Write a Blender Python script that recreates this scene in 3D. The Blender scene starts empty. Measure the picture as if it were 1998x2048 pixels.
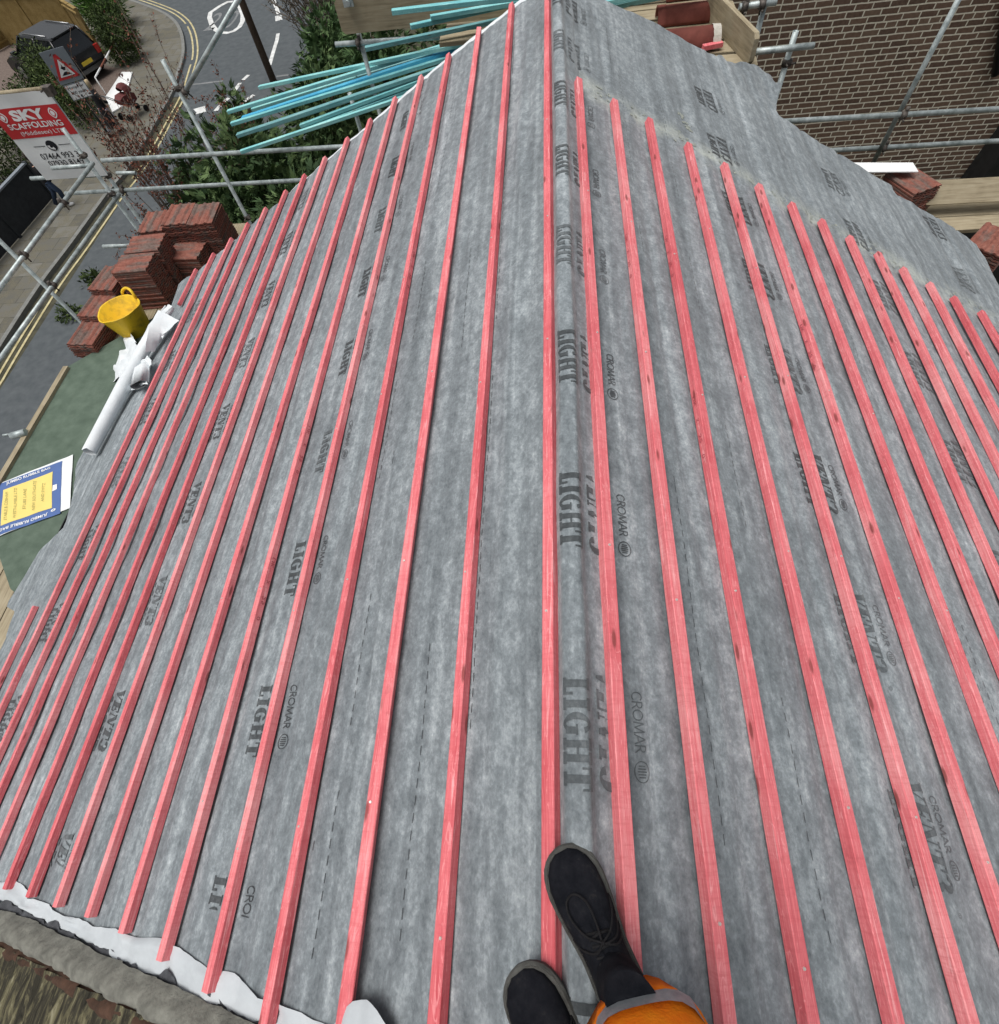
import bpy, bmesh, math, random
from mathutils import Vector, Matrix, noise
random.seed(7)
SC = bpy.context.scene
COL = SC.collection
rad = math.radians
# ------------------------------------------------------------------ camera calibration
W, H, FOC = 1998.0, 2048.0, 1053.0
PITCH, YAW, ROLL = 1.0609, .2224, .2059
CAM = Vector((-.055, 0, 1.715))
TH = rad(27.2)                      # roof pitch
CT, ST = math.cos(TH), math.sin(TH)
GZ = -9.7                           # street level (ridge of the roof is z = 0)
_cy, _sy = math.cos(YAW), math.sin(YAW)
_r = Vector((_cy, _sy, 0)); _f = Vector((-_sy, _cy, 0))
FW = _f*math.cos(PITCH) + Vector((0, 0, -math.sin(PITCH)))
DN = Vector((0, 0, -1))*math.cos(PITCH) - _f*math.sin(PITCH)
RX = _r*math.cos(ROLL) + DN*math.sin(ROLL)
DY = -_r*math.sin(ROLL) + DN*math.cos(ROLL)

def ray(px, py):
    return RX*((px-W/2)/FOC) + DY*((py-H/2)/FOC) + FW
def at(px, py, z=None, Y=None, X=None, side=None, t=0.0):
    """point of a real plane (horizontal, vertical or roof slope) seen at a photo pixel"""
    d = ray(px, py)
    if z is not None: k = (z-CAM.z)/d.z
    elif Y is not None: k = (Y-CAM.y)/d.y
    elif X is not None: k = (X-CAM.x)/d.x
    else:
        n = Vector((-ST if side == 'L' else ST, 0, CT))
        k = (t - n.dot(CAM))/n.dot(d)
    return CAM + d*k
def gr(px, py, h=0.0): return at(px, py, z=GZ+h)
def sl(px, py, side):            # (slope distance, Y) on a roof slope
    p = at(px, py, side=side)
    return abs(p.x)*CT - p.z*ST, p.y

# ------------------------------------------------------------------ scene helpers
def tag(o, label=None, cat=None, group=None, kind=None):
    if label: o['label'] = label
    if cat: o['category'] = cat; o['kind'] = kind or 'thing'
    if group: o['group'] = group
    if kind: o['kind'] = kind
    return o
def empty(name, loc, label, cat, group=None):
    o = bpy.data.objects.new(name, None); COL.objects.link(o); o.location = loc
    o.empty_display_size = .1
    return tag(o, label, cat, group)
def build(name, bm, mats, parent=None, smooth=False, loc=None):
    me = bpy.data.meshes.new(name)
    bm.normal_update(); bm.to_mesh(me); bm.free()
    if not isinstance(mats, (list, tuple)): mats = [mats]
    for m in mats: me.materials.append(m)
    if smooth:
        for p in me.polygons: p.use_smooth = True
    o = bpy.data.objects.new(name, me); COL.objects.link(o)
    if loc is not None:
        me.transform(Matrix.Translation(-Vector(loc))); o.location = loc
    if parent is not None:
        o.parent = parent
        if parent.type == 'EMPTY' or True:
            o.matrix_parent_inverse = parent_world(parent).inverted()
    return o
def parent_world(p):
    m = Matrix.LocRotScale(p.location, p.rotation_euler, p.scale)
    if p.parent is not None:
        m = parent_world(p.parent) @ p.matrix_parent_inverse @ m
    return m
def copy_tree(o, parent=None):
    c = o.copy(); COL.objects.link(c)
    if parent is not None: c.parent = parent
    for ch in [x for x in COL.objects if x.parent == o]: copy_tree(ch, c)
    return c
def bm_new(): return bmesh.new()
def box(bm, x0, x1, y0, y1, z0, z1, M=None, mi=0):
    vs = [bm.verts.new(Vector(p)) for p in ((x0,y0,z0),(x1,y0,z0),(x1,y1,z0),(x0,y1,z0),(x0,y0,z1),(x1,y0,z1),(x1,y1,z1),(x0,y1,z1))]
    if M is not None:
        for v in vs: v.co = M @ v.co
    fs = []
    for q in ((3,2,1,0),(4,5,6,7),(0,1,5,4),(1,2,6,5),(2,3,7,6),(3,0,4,7)):
        f = bm.faces.new([vs[i] for i in q]); f.material_index = mi; fs.append(f)
    return vs
def frame(a, b, up=Vector((0, 0, 1))):
    """matrix whose Y axis runs a->b, origin a"""
    y = (b-a).normalized(); x = y.cross(up)
    if x.length < 1e-4: x = y.cross(Vector((1, 0, 0)))
    x.normalize(); z = x.cross(y)
    M = Matrix.Identity(4)
    for i in range(3): M[i][0], M[i][1], M[i][2], M[i][3] = x[i], y[i], z[i], a[i]
    return M
def tube(bm, pts, r, n=10, cap=True, hollow=0.0, mi=0):
    """round bar through pts (r a number or a list)"""
    P = [Vector(p) for p in pts]; rings = []
    for i, p in enumerate(P):
        d = (P[min(i+1, len(P)-1)]-P[max(i-1, 0)]).normalized()
        if i == 0:
            x = d.cross(Vector((0, 0, 1)))
            if x.length < 1e-3: x = d.cross(Vector((1, 0, 0)))
        else:
            x = x - d*x.dot(d)
        x.normalize(); y = d.cross(x)
        rr = r[i] if isinstance(r, (list, tuple)) else r
        rings.append([bm.verts.new(p + x*rr*math.cos(2*math.pi*k/n) + y*rr*math.sin(2*math.pi*k/n)) for k in range(n)])
    for a, b in zip(rings, rings[1:]):
        for k in range(n):
            f = bm.faces.new((a[k], a[(k+1) % n], b[(k+1) % n], b[k])); f.smooth = True; f.material_index = mi
    if cap:
        f = bm.faces.new(rings[0][::-1]); f.material_index = mi
        f = bm.faces.new(rings[-1]); f.material_index = mi
    return rings
def poly(bm, pts, mi=0):
    f = bm.faces.new([bm.verts.new(Vector(p)) for p in pts]); f.material_index = mi
    return f
def prism(bm, pts, z0, z1, mi=0):
    n = len(pts)
    a = [bm.verts.new((p[0], p[1], z0)) for p in pts]; b = [bm.verts.new((p[0], p[1], z1)) for p in pts]
    fs = [bm.faces.new(b), bm.faces.new(a[::-1])]
    for i in range(n): fs.append(bm.faces.new((a[i], a[(i+1) % n], b[(i+1) % n], b[i])))
    for f in fs: f.material_index = mi
    bmesh.ops.recalc_face_normals(bm, faces=fs)
def N3(x, y, z): return noise.noise(Vector((x, y, z)))
def interp(tab, x):
    if x <= tab[0][0]: return tab[0][1]
    for (a, b), (c, d) in zip(tab, tab[1:]):
        if x <= c: return b + (d-b)*(x-a)/(c-a)
    return tab[-1][1]

# ------------------------------------------------------------------ materials
def mat(name, rough=.8, spec=.3, metal=0.0):
    m = bpy.data.materials.new(name); m.use_nodes = True
    nt = m.node_tree; b = nt.nodes['Principled BSDF']
    b.inputs['Roughness'].default_value = rough
    b.inputs['Specular IOR Level'].default_value = spec
    b.inputs['Metallic'].default_value = metal
    return m, nt, b
class NT:
    def __init__(s, nt): s.nt = nt; s.tc = nt.nodes.new('ShaderNodeTexCoord')
    def n(s, t, **k):
        o = s.nt.nodes.new(t)
        for a, v in k.items(): setattr(o, a, v)
        return o
    def link(s, a, b): s.nt.links.new(a, b)
    def coord(s, scale=(1,1,1), rot=(0,0,0), out='Object', loc=(0,0,0), extra=None):
        mp = s.n('ShaderNodeMapping'); mp.inputs['Scale'].default_value = scale; mp.inputs['Rotation'].default_value = rot; mp.inputs['Location'].default_value = loc
        s.link(s.tc.outputs[out], mp.inputs['Vector'])
        return mp.outputs['Vector']
    def noise(s, vec, scale=5, detail=4, rough=.55, dist=0):
        o = s.n('ShaderNodeTexNoise'); o.inputs['Scale'].default_value = scale; o.inputs['Detail'].default_value = detail
        o.inputs['Roughness'].default_value = rough; o.inputs['Distortion'].default_value = dist
        s.link(vec, o.inputs['Vector']); return o.outputs['Fac']
    def ramp(s, fac, stops):
        o = s.n('ShaderNodeValToRGB'); e = o.color_ramp.elements
        while len(e) < len(stops): e.new(.5)
        for el, (p, c) in zip(e, stops): el.position = p; el.color = (*c, 1) if len(c) == 3 else c
        s.link(fac, o.inputs['Fac']); return o.outputs['Color']
    def mix(s, fac, a, b, mode='MIX'):
        o = s.n('ShaderNodeMix', data_type='RGBA', blend_type=mode)
        for k, v in ((0, fac), (6, a), (7, b)):
            if hasattr(v, 'links') or isinstance(v, bpy.types.NodeSocket): s.link(v, o.inputs[k])
            elif k == 0: o.inputs[0].default_value = v
            else: o.inputs[k].default_value = (*v, 1) if len(v) == 3 else v
        return o.outputs[2]
    def math(s, op, a, b=None):
        o = s.n('ShaderNodeMath', operation=op)
        for i, v in enumerate((a, b)):
            if v is None: continue
            if isinstance(v, bpy.types.NodeSocket): s.link(v, o.inputs[i])
            else: o.inputs[i].default_value = v
        return o.outputs[0]
    def bump(s, h, strength=.3, dist=.01):
        o = s.n('ShaderNodeBump'); o.inputs['Strength'].default_value = strength; o.inputs['Distance'].default_value = dist
        s.link(h, o.inputs['Height']); return o.outputs['Normal']
    def rand(s):
        return s.n('ShaderNodeObjectInfo').outputs['Random']
    def island(s):
        return s.n('ShaderNodeNewGeometry').outputs['Random Per Island']
def speckled(name, c0, c1, scale=8, rough=.85, bump=.2, bscale=None, detail=6, stretch=(1,1,1), spec=.3, metal=0, lo=.3, hi=.7, bdist=.01):
    m, nt, b = mat(name, rough, spec, metal); q = NT(nt)
    v = q.coord(stretch)
    f = q.noise(v, scale, detail, .6)
    q.link(q.ramp(f, [(lo, c0), (hi, c1)]), b.inputs['Base Color'])
    if bump: q.link(q.bump(q.noise(v, bscale or scale*4, 4), bump, bdist), b.inputs['Normal'])
    return m
MT = {}
def m_membrane(name, dark=1.0, bump=.35, dust=False):
    m, nt, b = mat(name, .82, .25); q = NT(nt)
    v = q.coord()
    vs = q.coord((1, .62, 1), (0, 0, .5))
    big = q.noise(v, 1.6, 3, .5)
    cl = q.noise(vs, 21, 8, .66, .15)
    fib = q.noise(vs, 130, 4, .7, .5)
    spk = q.noise(v, 58, 4, .62, .2)
    st = q.noise(q.coord((11, .22, 11)), 1.3, 4, .55, .5)  # long streaks along the ridge: shading of the folds painted into the colour
    f = q.math('ADD', q.math('MULTIPLY', cl, .50), q.math('MULTIPLY', fib, .22))
    f = q.math('ADD', f, q.math('MULTIPLY', big, .22))
    f = q.math('ADD', f, q.math('MULTIPLY', spk, .27))
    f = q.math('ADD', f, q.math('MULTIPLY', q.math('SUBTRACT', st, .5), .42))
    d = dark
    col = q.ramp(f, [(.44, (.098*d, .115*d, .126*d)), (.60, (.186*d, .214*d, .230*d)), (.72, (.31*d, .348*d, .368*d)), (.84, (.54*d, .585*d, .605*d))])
    if dust:                       # pale sawdust left along the line where the battens were cut
        sep = q.n('ShaderNodeSeparateXYZ'); q.link(v, sep.inputs[0])
        ln = q.math('ADD', sep.outputs[1], q.math('MULTIPLY', sep.outputs[0], .122))
        ln = q.math('ADD', q.math('SUBTRACT', ln, 4.36), q.math('MULTIPLY', q.math('SUBTRACT', q.noise(v, 2.5, 3), .5), .30))
        mk = q.math('MAXIMUM', q.math('SUBTRACT', 1.0, q.math('MULTIPLY', q.math('ABSOLUTE', ln), 5.0)), 0.0)
        mk = q.math('MULTIPLY', mk, q.ramp(q.noise(v, 5, 5, .7), [(.42, (0,0,0)), (.66, (1,1,1))]))
        mk = q.math('MULTIPLY', mk, q.math('GREATER_THAN', sep.outputs[0], .12))
        col = q.mix(q.math('MULTIPLY', mk, .75), col, q.ramp(fib, [(.3, (.36, .40, .37)), (.7, (.66, .68, .58))]))
    b.inputs['Sheen Weight'].default_value = .22; b.inputs['Sheen Roughness'].default_value = .5
    q.link(col, b.inputs['Base Color'])
    h = q.math('ADD', q.math('MULTIPLY', cl, .7), q.math('MULTIPLY', fib, .4))
    q.link(q.bump(h, bump, .006), b.inputs['Normal'])
    return m
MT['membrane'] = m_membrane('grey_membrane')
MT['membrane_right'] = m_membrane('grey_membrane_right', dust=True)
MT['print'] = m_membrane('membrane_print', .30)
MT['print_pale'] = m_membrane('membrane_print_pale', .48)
def m_dust():
    m, nt, b = mat('sawdust', .95, .1); q = NT(nt)
    f = q.noise(q.coord(), 60, 5, .7)
    q.link(q.ramp(f, [(.35, (.22, .25, .24)), (.7, (.46, .47, .40))]), b.inputs['Base Color'])
    return m
MT['dust'] = m_dust()
def m_batten(name, base, pale, deep, knot):
    m, nt, b = mat(name, .72, .3); q = NT(nt)
    r = q.rand()
    cb = q.n('ShaderNodeCombineXYZ'); q.link(q.math('MULTIPLY', r, 37.0), cb.inputs[1]); q.link(q.math('MULTIPLY', r, 11.0), cb.inputs[0])
    va = q.n('ShaderNodeVectorMath', operation='ADD'); q.link(q.tc.outputs['Object'], va.inputs[0]); q.link(cb.outputs[0], va.inputs[1])
    def sc(v):
        o = q.n('ShaderNodeMapping'); o.inputs['Scale'].default_value = v; q.link(va.outputs[0], o.inputs['Vector']); return o.outputs['Vector']
    grain = q.noise(sc((70, 1.6, 70)), 1.6, 5, .6, .6)
    blot = q.noise(sc((2.5, 1.1, 2.5)), 2.2, 4, .6)
    wood = q.noise(sc((24, 2.4, 24)), 1.2, 3, .5, 1.0)
    f = q.math('ADD', q.math('MULTIPLY', grain, .45), q.math('MULTIPLY', blot, .55))
    f = q.math('ADD', f, q.math('MULTIPLY', q.math('SUBTRACT', r, .5), .14))
    col = q.ramp(f, [(.30, deep), (.50, base), (.72, pale)])
    scr = q.ramp(q.noise(sc((26, 1.5, 26)), 1.5, 4, .65, 1.4), [(.60, (0,0,0)), (.70, (1,1,1))])
    col = q.mix(q.math('MULTIPLY', q.n('ShaderNodeRGBToBW').outputs[0] if False else scr, .55), col, tuple(min(1, c*1.25+.10) for c in pale))
    lines = q.ramp(q.math('FRACT', q.math('MULTIPLY', wood, 9.0)), [(.0, (0,0,0)), (.42, (0,0,0)), (.5, (1,1,1)), (.62, (0,0,0)), (1, (0,0,0))])
    col = q.mix(q.math('MULTIPLY', lines, .42), col, tuple(min(1, c*1.05+.06) for c in pale))
    sawn = q.noise(sc((9, 60, 9)), 1.5, 4, .7)
    col = q.mix(q.math('MULTIPLY', q.ramp(sawn, [(.48, (0,0,0)), (.68, (1,1,1))]), .30), col, deep)
    dirt = q.noise(sc((7, 3, 7)), 3.0, 6, .75)
    col = q.mix(q.math('MULTIPLY', q.ramp(dirt, [(.58, (0,0,0)), (.72, (1,1,1))]), .35), col, knot)
    vo = q.n('ShaderNodeTexVoronoi'); vo.inputs['Scale'].default_value = 1.0; q.link(sc((26, 6.5, 26)), vo.inputs['Vector'])
    sp = q.n('ShaderNodeSeparateColor'); q.link(vo.outputs['Color'], sp.inputs[0])
    kn = q.math('MULTIPLY', q.math('GREATER_THAN', sp.outputs[0], .86), q.ramp(vo.outputs['Distance'], [(.14, (1,1,1)), (.26, (0,0,0))]))
    col = q.mix(q.math('MULTIPLY', kn, .8), col, knot)
    q.link(col, b.inputs['Base Color'])
    q.link(q.bump(grain, .25, .003), b.inputs['Normal'])
    return m
MT['red'] = m_batten('red_stained_batten', (.72, .175, .195), (.86, .37, .375), (.52, .075, .092), (.20, .045, .04))
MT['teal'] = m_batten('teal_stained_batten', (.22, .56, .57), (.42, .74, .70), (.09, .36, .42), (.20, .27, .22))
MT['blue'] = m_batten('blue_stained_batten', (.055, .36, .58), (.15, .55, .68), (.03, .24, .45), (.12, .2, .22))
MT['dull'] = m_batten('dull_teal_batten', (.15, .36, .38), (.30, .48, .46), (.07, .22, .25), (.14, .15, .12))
def m_wood(name, c0, c1, c2):
    m, nt, b = mat(name, .85, .2); q = NT(nt)
    g = q.noise(q.coord((22, 1.2, 22)), 1.6, 6, .65, .5); bl = q.noise(q.coord(), 3, 4)
    q.link(q.ramp(q.math('ADD', q.math('MULTIPLY', g, .6), q.math('MULTIPLY', bl, .4)), [(.32, c0), (.5, c1), (.7, c2)]), b.inputs['Base Color'])
    q.link(q.bump(g, .3, .004), b.inputs['Normal'])
    return m
MT['board'] = m_wood('scaffold_board_wood', (.17, .14, .09), (.33, .28, .19), (.46, .41, .30))
MT['pole_wood'] = m_wood('utility_pole_wood', (.05, .035, .025), (.10, .07, .05), (.15, .11, .085))
MT['fence_wood'] = m_wood('fence_wood', (.14, .09, .03), (.27, .19, .07), (.37, .28, .13))
def m_galv():
    m, nt, b = mat('galvanised_steel', .5, .45, .35); q = NT(nt)
    f = q.noise(q.coord((1, 1, 1)), 9, 6, .7)
    q.link(q.ramp(f, [(.32, (.20, .24, .24)), (.55, (.44, .50, .50)), (.75, (.62, .68, .675))]), b.inputs['Base Color'])
    q.link(q.bump(q.noise(q.coord(), 60, 3), .12, .004), b.inputs['Normal'])
    return m
MT['galv'] = m_galv()
MT['coupler'] = speckled('rusty_coupler', (.05, .045, .04), (.17, .15, .135), 20, .6, .2, metal=.4)
MT['tile'] = None
def m_tile():
    m, nt, b = mat('red_concrete_tile', .9, .2); q = NT(nt)
    r = q.rand()
    cb = q.n('ShaderNodeCombineXYZ'); q.link(q.math('MULTIPLY', r, 23.0), cb.inputs[0]); q.link(q.math('MULTIPLY', r, 7.0), cb.inputs[1])
    va = q.n('ShaderNodeVectorMath', operation='ADD'); q.link(q.tc.outputs['Object'], va.inputs[0]); q.link(cb.outputs[0], va.inputs[1])
    mp = q.n('ShaderNodeMapping'); mp.inputs['Scale'].default_value = (9, 2.4, 6); q.link(va.outputs[0], mp.inputs['Vector'])
    st = q.noise(mp.outputs['Vector'], 1.0, 4, .6); fine = q.noise(va.outputs[0], 22, 5, .7)
    col = q.ramp(fine, [(.3, (.165, .062, .047)), (.5, (.245, .096, .072)), (.72, (.31, .14, .105))])
    gm = q.ramp(st, [(.46, (0,0,0)), (.60, (1,1,1))])
    col = q.mix(q.math('MULTIPLY', gm, .85), col, q.ramp(fine, [(.3, (.075, .062, .055)), (.7, (.20, .165, .145))]))
    q.link(col, b.inputs['Base Color'])
    q.link(q.bump(fine, .4, .01), b.inputs['Normal'])
    return m
MT['tile'] = m_tile()
MT['ridge_tile'] = speckled('red_clay_ridge_tile', (.16, .045, .035), (.27, .085, .065), 7, .85, .15)
MT['mortar'] = speckled('pale_mortar', (.36, .34, .29), (.58, .56, .50), 14, .95, .5)
MT['white_mem'] = speckled('white_membrane', (.44, .475, .50), (.56, .60, .625), 5, .7, .2, 40)
MT['white_roll'] = speckled('white_membrane_roll', (.62, .665, .69), (.76, .80, .82), 5, .65, .12, 40)
MT['greybk'] = speckled('grey_inner_membrane', (.16, .17, .18), (.28, .3, .31), 10, .8, .2)
MT['green'] = speckled('green_sheet', (.066, .098, .072), (.125, .17, .13), 7, .8, .25, 160, lo=.28, hi=.78, detail=12)
MT['yellow'] = speckled('yellow_plastic', (.50, .32, .03), (.84, .55, .025), 9, .45, .08, spec=.35, lo=.30, hi=.52, detail=8)
MT['dirt'] = speckled('dirt_in_tub', (.40, .26, .05), (.62, .42, .06), 10, .7, .2)
MT['fill_mortar'] = speckled('grey_mortar_fillet', (.115, .115, .10), (.23, .23, .20), 13, .95, .9, 34)
MT['rust'] = speckled('rusty_tile_edge', (.030, .018, .012), (.095, .050, .032), 12, .9, .6)
MT['lead'] = speckled('dark_lead', (.035, .037, .042), (.085, .09, .10), 18, .7, .4)
def m_moss():
    m, nt, b = mat('mossy_old_tile', .95, .15); q = NT(nt)
    v = q.coord((3.2, 1.0, 3.2))
    f = q.noise(v, 7, 7, .7, .8); g = q.noise(q.coord(), 30, 5, .7)
    col = q.ramp(f, [(.34, (.014, .014, .012)), (.48, (.05, .046, .034)), (.58, (.17, .155, .09)), (.70, (.36, .34, .23))])
    q.link(q.mix(q.math('MULTIPLY', g, .35), col, (.05, .045, .03)), b.inputs['Base Color'])
    q.link(q.bump(f, .8, .03), b.inputs['Normal'])
    return m
MT['moss'] = m_moss()
def m_brick(name, axis='XZ', off=0):
    m, nt, b = mat(name, .92, .15); q = NT(nt)
    v = q.tc.outputs['Object']
    sep = q.n('ShaderNodeSeparateXYZ'); q.link(v, sep.inputs[0])
    cb = q.n('ShaderNodeCombineXYZ'); q.link(sep.outputs[0 if axis[0] == 'X' else 1], cb.inputs[0]); q.link(sep.outputs[2], cb.inputs[1])
    # a little waviness so that the courses are not ruled lines
    wob = q.n('ShaderNodeTexNoise'); wob.inputs['Scale'].default_value = 5; q.link(v, wob.inputs['Vector'])
    w2 = q.n('ShaderNodeVectorMath', operation='SCALE'); w2.inputs['Scale'].default_value = .018; q.link(wob.outputs['Color'], w2.inputs[0])
    va = q.n('ShaderNodeVectorMath', operation='ADD'); q.link(cb.outputs[0], va.inputs[0]); q.link(w2.outputs[0], va.inputs[1])
    br = q.n('ShaderNodeTexBrick', offset=.37, offset_frequency=2, squash=.62, squash_frequency=5)
    br.inputs['Scale'].default_value = 1; br.inputs['Brick Width'].default_value = .27; br.inputs['Row Height'].default_value = .0905
    br.inputs['Mortar Size'].default_value = .0105; br.inputs['Mortar Smooth'].default_value = .15; br.inputs['Bias'].default_value = -.15
    br.inputs['Color1'].default_value = (0, 0, 0, 1); br.inputs['Color2'].default_value = (1, 1, 1, 1); br.inputs['Mortar'].default_value = (.5, .5, .5, 1)
    q.link(va.outputs[0], br.inputs['Vector'])
    fine = q.noise(v, 22, 5, .7)
    bc = q.ramp(br.outputs['Color'], [(0, (.095, .060, .045)), (.3, (.150, .092, .066)), (.6, (.20, .128, .09)), (.85, (.235, .17, .12)), (1, (.30, .285, .24))])
    bc = q.mix(.55, bc, q.ramp(fine, [(.3, (.085, .056, .043)), (.7, (.22, .155, .115))]))
    mo = q.ramp(fine, [(.3, (.56, .52, .41)), (.7, (.80, .76, .63))])
    q.link(q.mix(br.outputs['Fac'], bc, mo), b.inputs['Base Color'])
    h = q.math('SUBTRACT', q.math('MULTIPLY', fine, .3), br.outputs['Fac'])
    q.link(q.bump(h, .5, .01), b.inputs['Normal'])
    return m
MT['brick'] = m_brick('brown_brick_wall')
MT['brick_side'] = m_brick('brown_brick_side', 'YZ')
MT['asphalt'] = speckled('asphalt', (.066, .077, .084), (.098, .110, .117), 3, .9, .25, 90, detail=8)
MT['paving'] = None
def m_paving():
    m, nt, b = mat('pavement_slabs', .92, .2); q = NT(nt)
    br = q.n('ShaderNodeTexBrick', offset=.5); br.inputs['Scale'].default_value = 1
    br.inputs['Brick Width'].default_value = .95; br.inputs['Row Height'].default_value = .75; br.inputs['Mortar Size'].default_value = .012
    br.inputs['Color1'].default_value = (.105, .102, .088, 1); br.inputs['Color2'].default_value = (.175, .172, .152, 1); br.inputs['Mortar'].default_value = (.06, .06, .05, 1)
    q.link(q.tc.outputs['Object'], br.inputs['Vector'])
    f = q.noise(q.coord(), 2.4, 6, .65); g = q.noise(q.coord(), 30, 4, .7)
    c = q.mix(q.ramp(f, [(.42, (0,0,0)), (.6, (.75,.75,.75))]), br.outputs['Color'], q.ramp(g, [(.3, (.075, .068, .048)), (.7, (.21, .195, .145))]))
    q.link(c, b.inputs['Base Color']); q.link(q.bump(g, .3, .01), b.inputs['Normal'])
    return m
MT['paving'] = m_paving()
MT['kerb'] = speckled('granite_kerb', (.15, .155, .145), (.23, .235, .225), 5, .9, .2)
MT['drive'] = speckled('brown_block_paving', (.10, .075, .062), (.19, .15, .13), 9, .9, .3)
MT['yline'] = speckled('yellow_road_paint', (.34, .29, .14), (.60, .54, .33), 5, .85, .1)
MT['wline'] = speckled('white_road_paint', (.48, .49, .48), (.74, .76, .75), 4, .85, .1)
MT['fline'] = speckled('worn_road_paint', (.14, .15, .155), (.26, .27, .275), 3, .9, .1)
MT['soil'] = speckled('garden_soil', (.035, .035, .024), (.09, .085, .055), 3, .95, .5)
MT['white_board'] = speckled('white_board', (.78, .80, .80), (.85, .87, .87), 3, .5, .03)
MT['black_gutter'] = speckled('black_plastic', (.010, .011, .012), (.022, .024, .026), 8, .4, .05, spec=.4)
MT['suede'] = None
def m_suede():
    m, nt, b = mat('black_suede', .95, .12); q = NT(nt)
    f = q.noise(q.coord(), 16, 6, .7); g = q.noise(q.coord(), 120, 4, .7)
    c = q.ramp(f, [(.35, (.005, .006, .009)), (.58, (.013, .014, .018)), (.74, (.040, .039, .036))])
    q.link(q.mix(q.ramp(q.noise(q.coord(), 95, 2, .5), [(.77, (0,0,0)), (.80, (.8,.8,.8))]), c, (.22, .21, .18)), b.inputs['Base Color'])
    q.link(q.bump(g, .5, .002), b.inputs['Normal'])
    return m
MT['suede'] = m_suede()
MT['sole'] = speckled('dark_rubber_sole', (.040, .041, .038), (.095, .097, .090), 22, .8, .3, 90)
MT['lace'] = speckled('black_lace', (.007, .007, .008), (.016, .016, .018), 80, .9, .3)
MT['orange'] = speckled('orange_fabric', (.88, .165, .006), (1.0, .235, .012), 7, .8, .25, 60)
def m_orange():
    m, nt, b = mat('orange_hi_vis_fabric', .8, .2); q = NT(nt)
    f = q.noise(q.coord(), 11, 6, .65); g = q.noise(q.coord(), 160, 3, .6)
    q.link(q.ramp(f, [(.30, (.55, .115, .012)), (.42, (1.0, .22, .008)), (.6, (1.0, .29, .012))]), b.inputs['Base Color'])
    q.link(q.bump(q.math('ADD', g, f), .3, .006), b.inputs['Normal'])
    return m
MT['orange'] = m_orange()
MT['reflect'] = speckled('grey_reflective_tape', (.24, .26, .28), (.40, .42, .44), 30, .45, .15, metal=.3)
MT['stitch'] = speckled('welt_thread', (.07, .07, .065), (.13, .13, .12), 40, .9, .1)
MT['stamp'] = speckled('faded_red_stamp', (.26, .045, .06), (.50, .10, .12), 60, .9, .05)
MT['skin'] = speckled('skin', (.42, .25, .18), (.52, .32, .24), 8, .6, .05)
MT['hair'] = speckled('dark_hair', (.02, .015, .01), (.05, .035, .025), 40, .7, .4)
def plain(name, c, rough=.6, spec=.3, metal=0.0):
    return speckled(name, tuple(x*.92 for x in c), c, 6, rough, .04, spec=spec, metal=metal)
MT['banner'] = plain('white_banner_cloth', (.80, .83, .83), .6)
MT['bred'] = plain('banner_red', (.56, .035, .04), .6)
MT['black'] = plain('black_print', (.012, .013, .018), .6)
MT['whitep'] = plain('white_print', (.84, .85, .85), .6)
MT['signgrey'] = plain('sign_grey_back', (.22, .25, .28), .5)
MT['signpole'] = plain('dark_green_post', (.018, .026, .026), .5)
MT['carpaint'] = plain('black_car_paint', (.010, .011, .013), .22, .6)
MT['glass'] = plain('dark_car_glass', (.012, .015, .018), .07, .6)
MT['roofgrey'] = plain('dark_roof_skin', (.035, .038, .042), .35, .5)
MT['rubber'] = plain('tyre_rubber', (.012, .012, .012), .9)
MT['alloy'] = plain('alloy_rim', (.25, .26, .27), .35, .5, .6)
MT['redlamp'] = plain('red_lamp_lens', (.42, .02, .015), .25, .5)
MT['plate'] = plain('yellow_plate', (.72, .53, .05), .5)
MT['chrome'] = plain('chrome_trim', (.45, .46, .47), .25, .5, .8)
MT['blueprint'] = plain('blue_print', (.085, .15, .36), .6)
MT['yellowprint'] = plain('yellow_print', (.83, .66, .20), .6)
MT['greenprint'] = plain('olive_print', (.36, .34, .12), .6)
MT['darkpanel'] = speckled('charcoal_fence_panel', (.020, .023, .027), (.036, .040, .046), 5, .7, .1)
MT['coat'] = plain('black_coat', (.010, .010, .012), .85)
MT['jeans'] = plain('blue_jeans', (.030, .048, .085), .85)
MT['blonde'] = plain('blonde_hair', (.45, .36, .22), .7)
MT['pram'] = plain('dark_red_pram', (.13, .035, .035), .7)
MT['palecloth'] = plain('pale_cloth', (.45, .48, .58), .8)
MT['nail'] = plain('nail_head', (.62, .60, .56), .4, .5, .3)
MT['bark'] = speckled('bark', (.05, .036, .026), (.12, .088, .064), 12, .95, .5)
MT['limb'] = speckled('grey_twig', (.10, .082, .066), (.20, .165, .135), 9, .95, .3)
def m_leaf(name, c0, c1, c2):
    m, nt, b = mat(name, .75, .25); q = NT(nt)
    f = q.math('ADD', q.math('MULTIPLY', q.island(), .55), q.math('MULTIPLY', q.noise(q.coord(), .9, 3), .6))
    q.link(q.ramp(f, [(.25, c0), (.55, c1), (.85, c2)]), b.inputs['Base Color'])
    try:
        b.inputs['Subsurface Weight'].default_value = 0
    except Exception: pass
    return m
MT['conifer'] = m_leaf('conifer_spray', (.022, .048, .018), (.055, .100, .036), (.13, .195, .075))
MT['conifer_lt'] = m_leaf('light_conifer_spray', (.030, .062, .026), (.065, .125, .045), (.125, .20, .080))
MT['hedge'] = m_leaf('dark_hedge_leaf', (.018, .032, .010), (.042, .066, .018), (.085, .12, .034))
MT['grassy'] = m_leaf('bright_grass_leaf', (.035, .085, .014), (.075, .165, .03), (.14, .25, .06))
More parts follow.
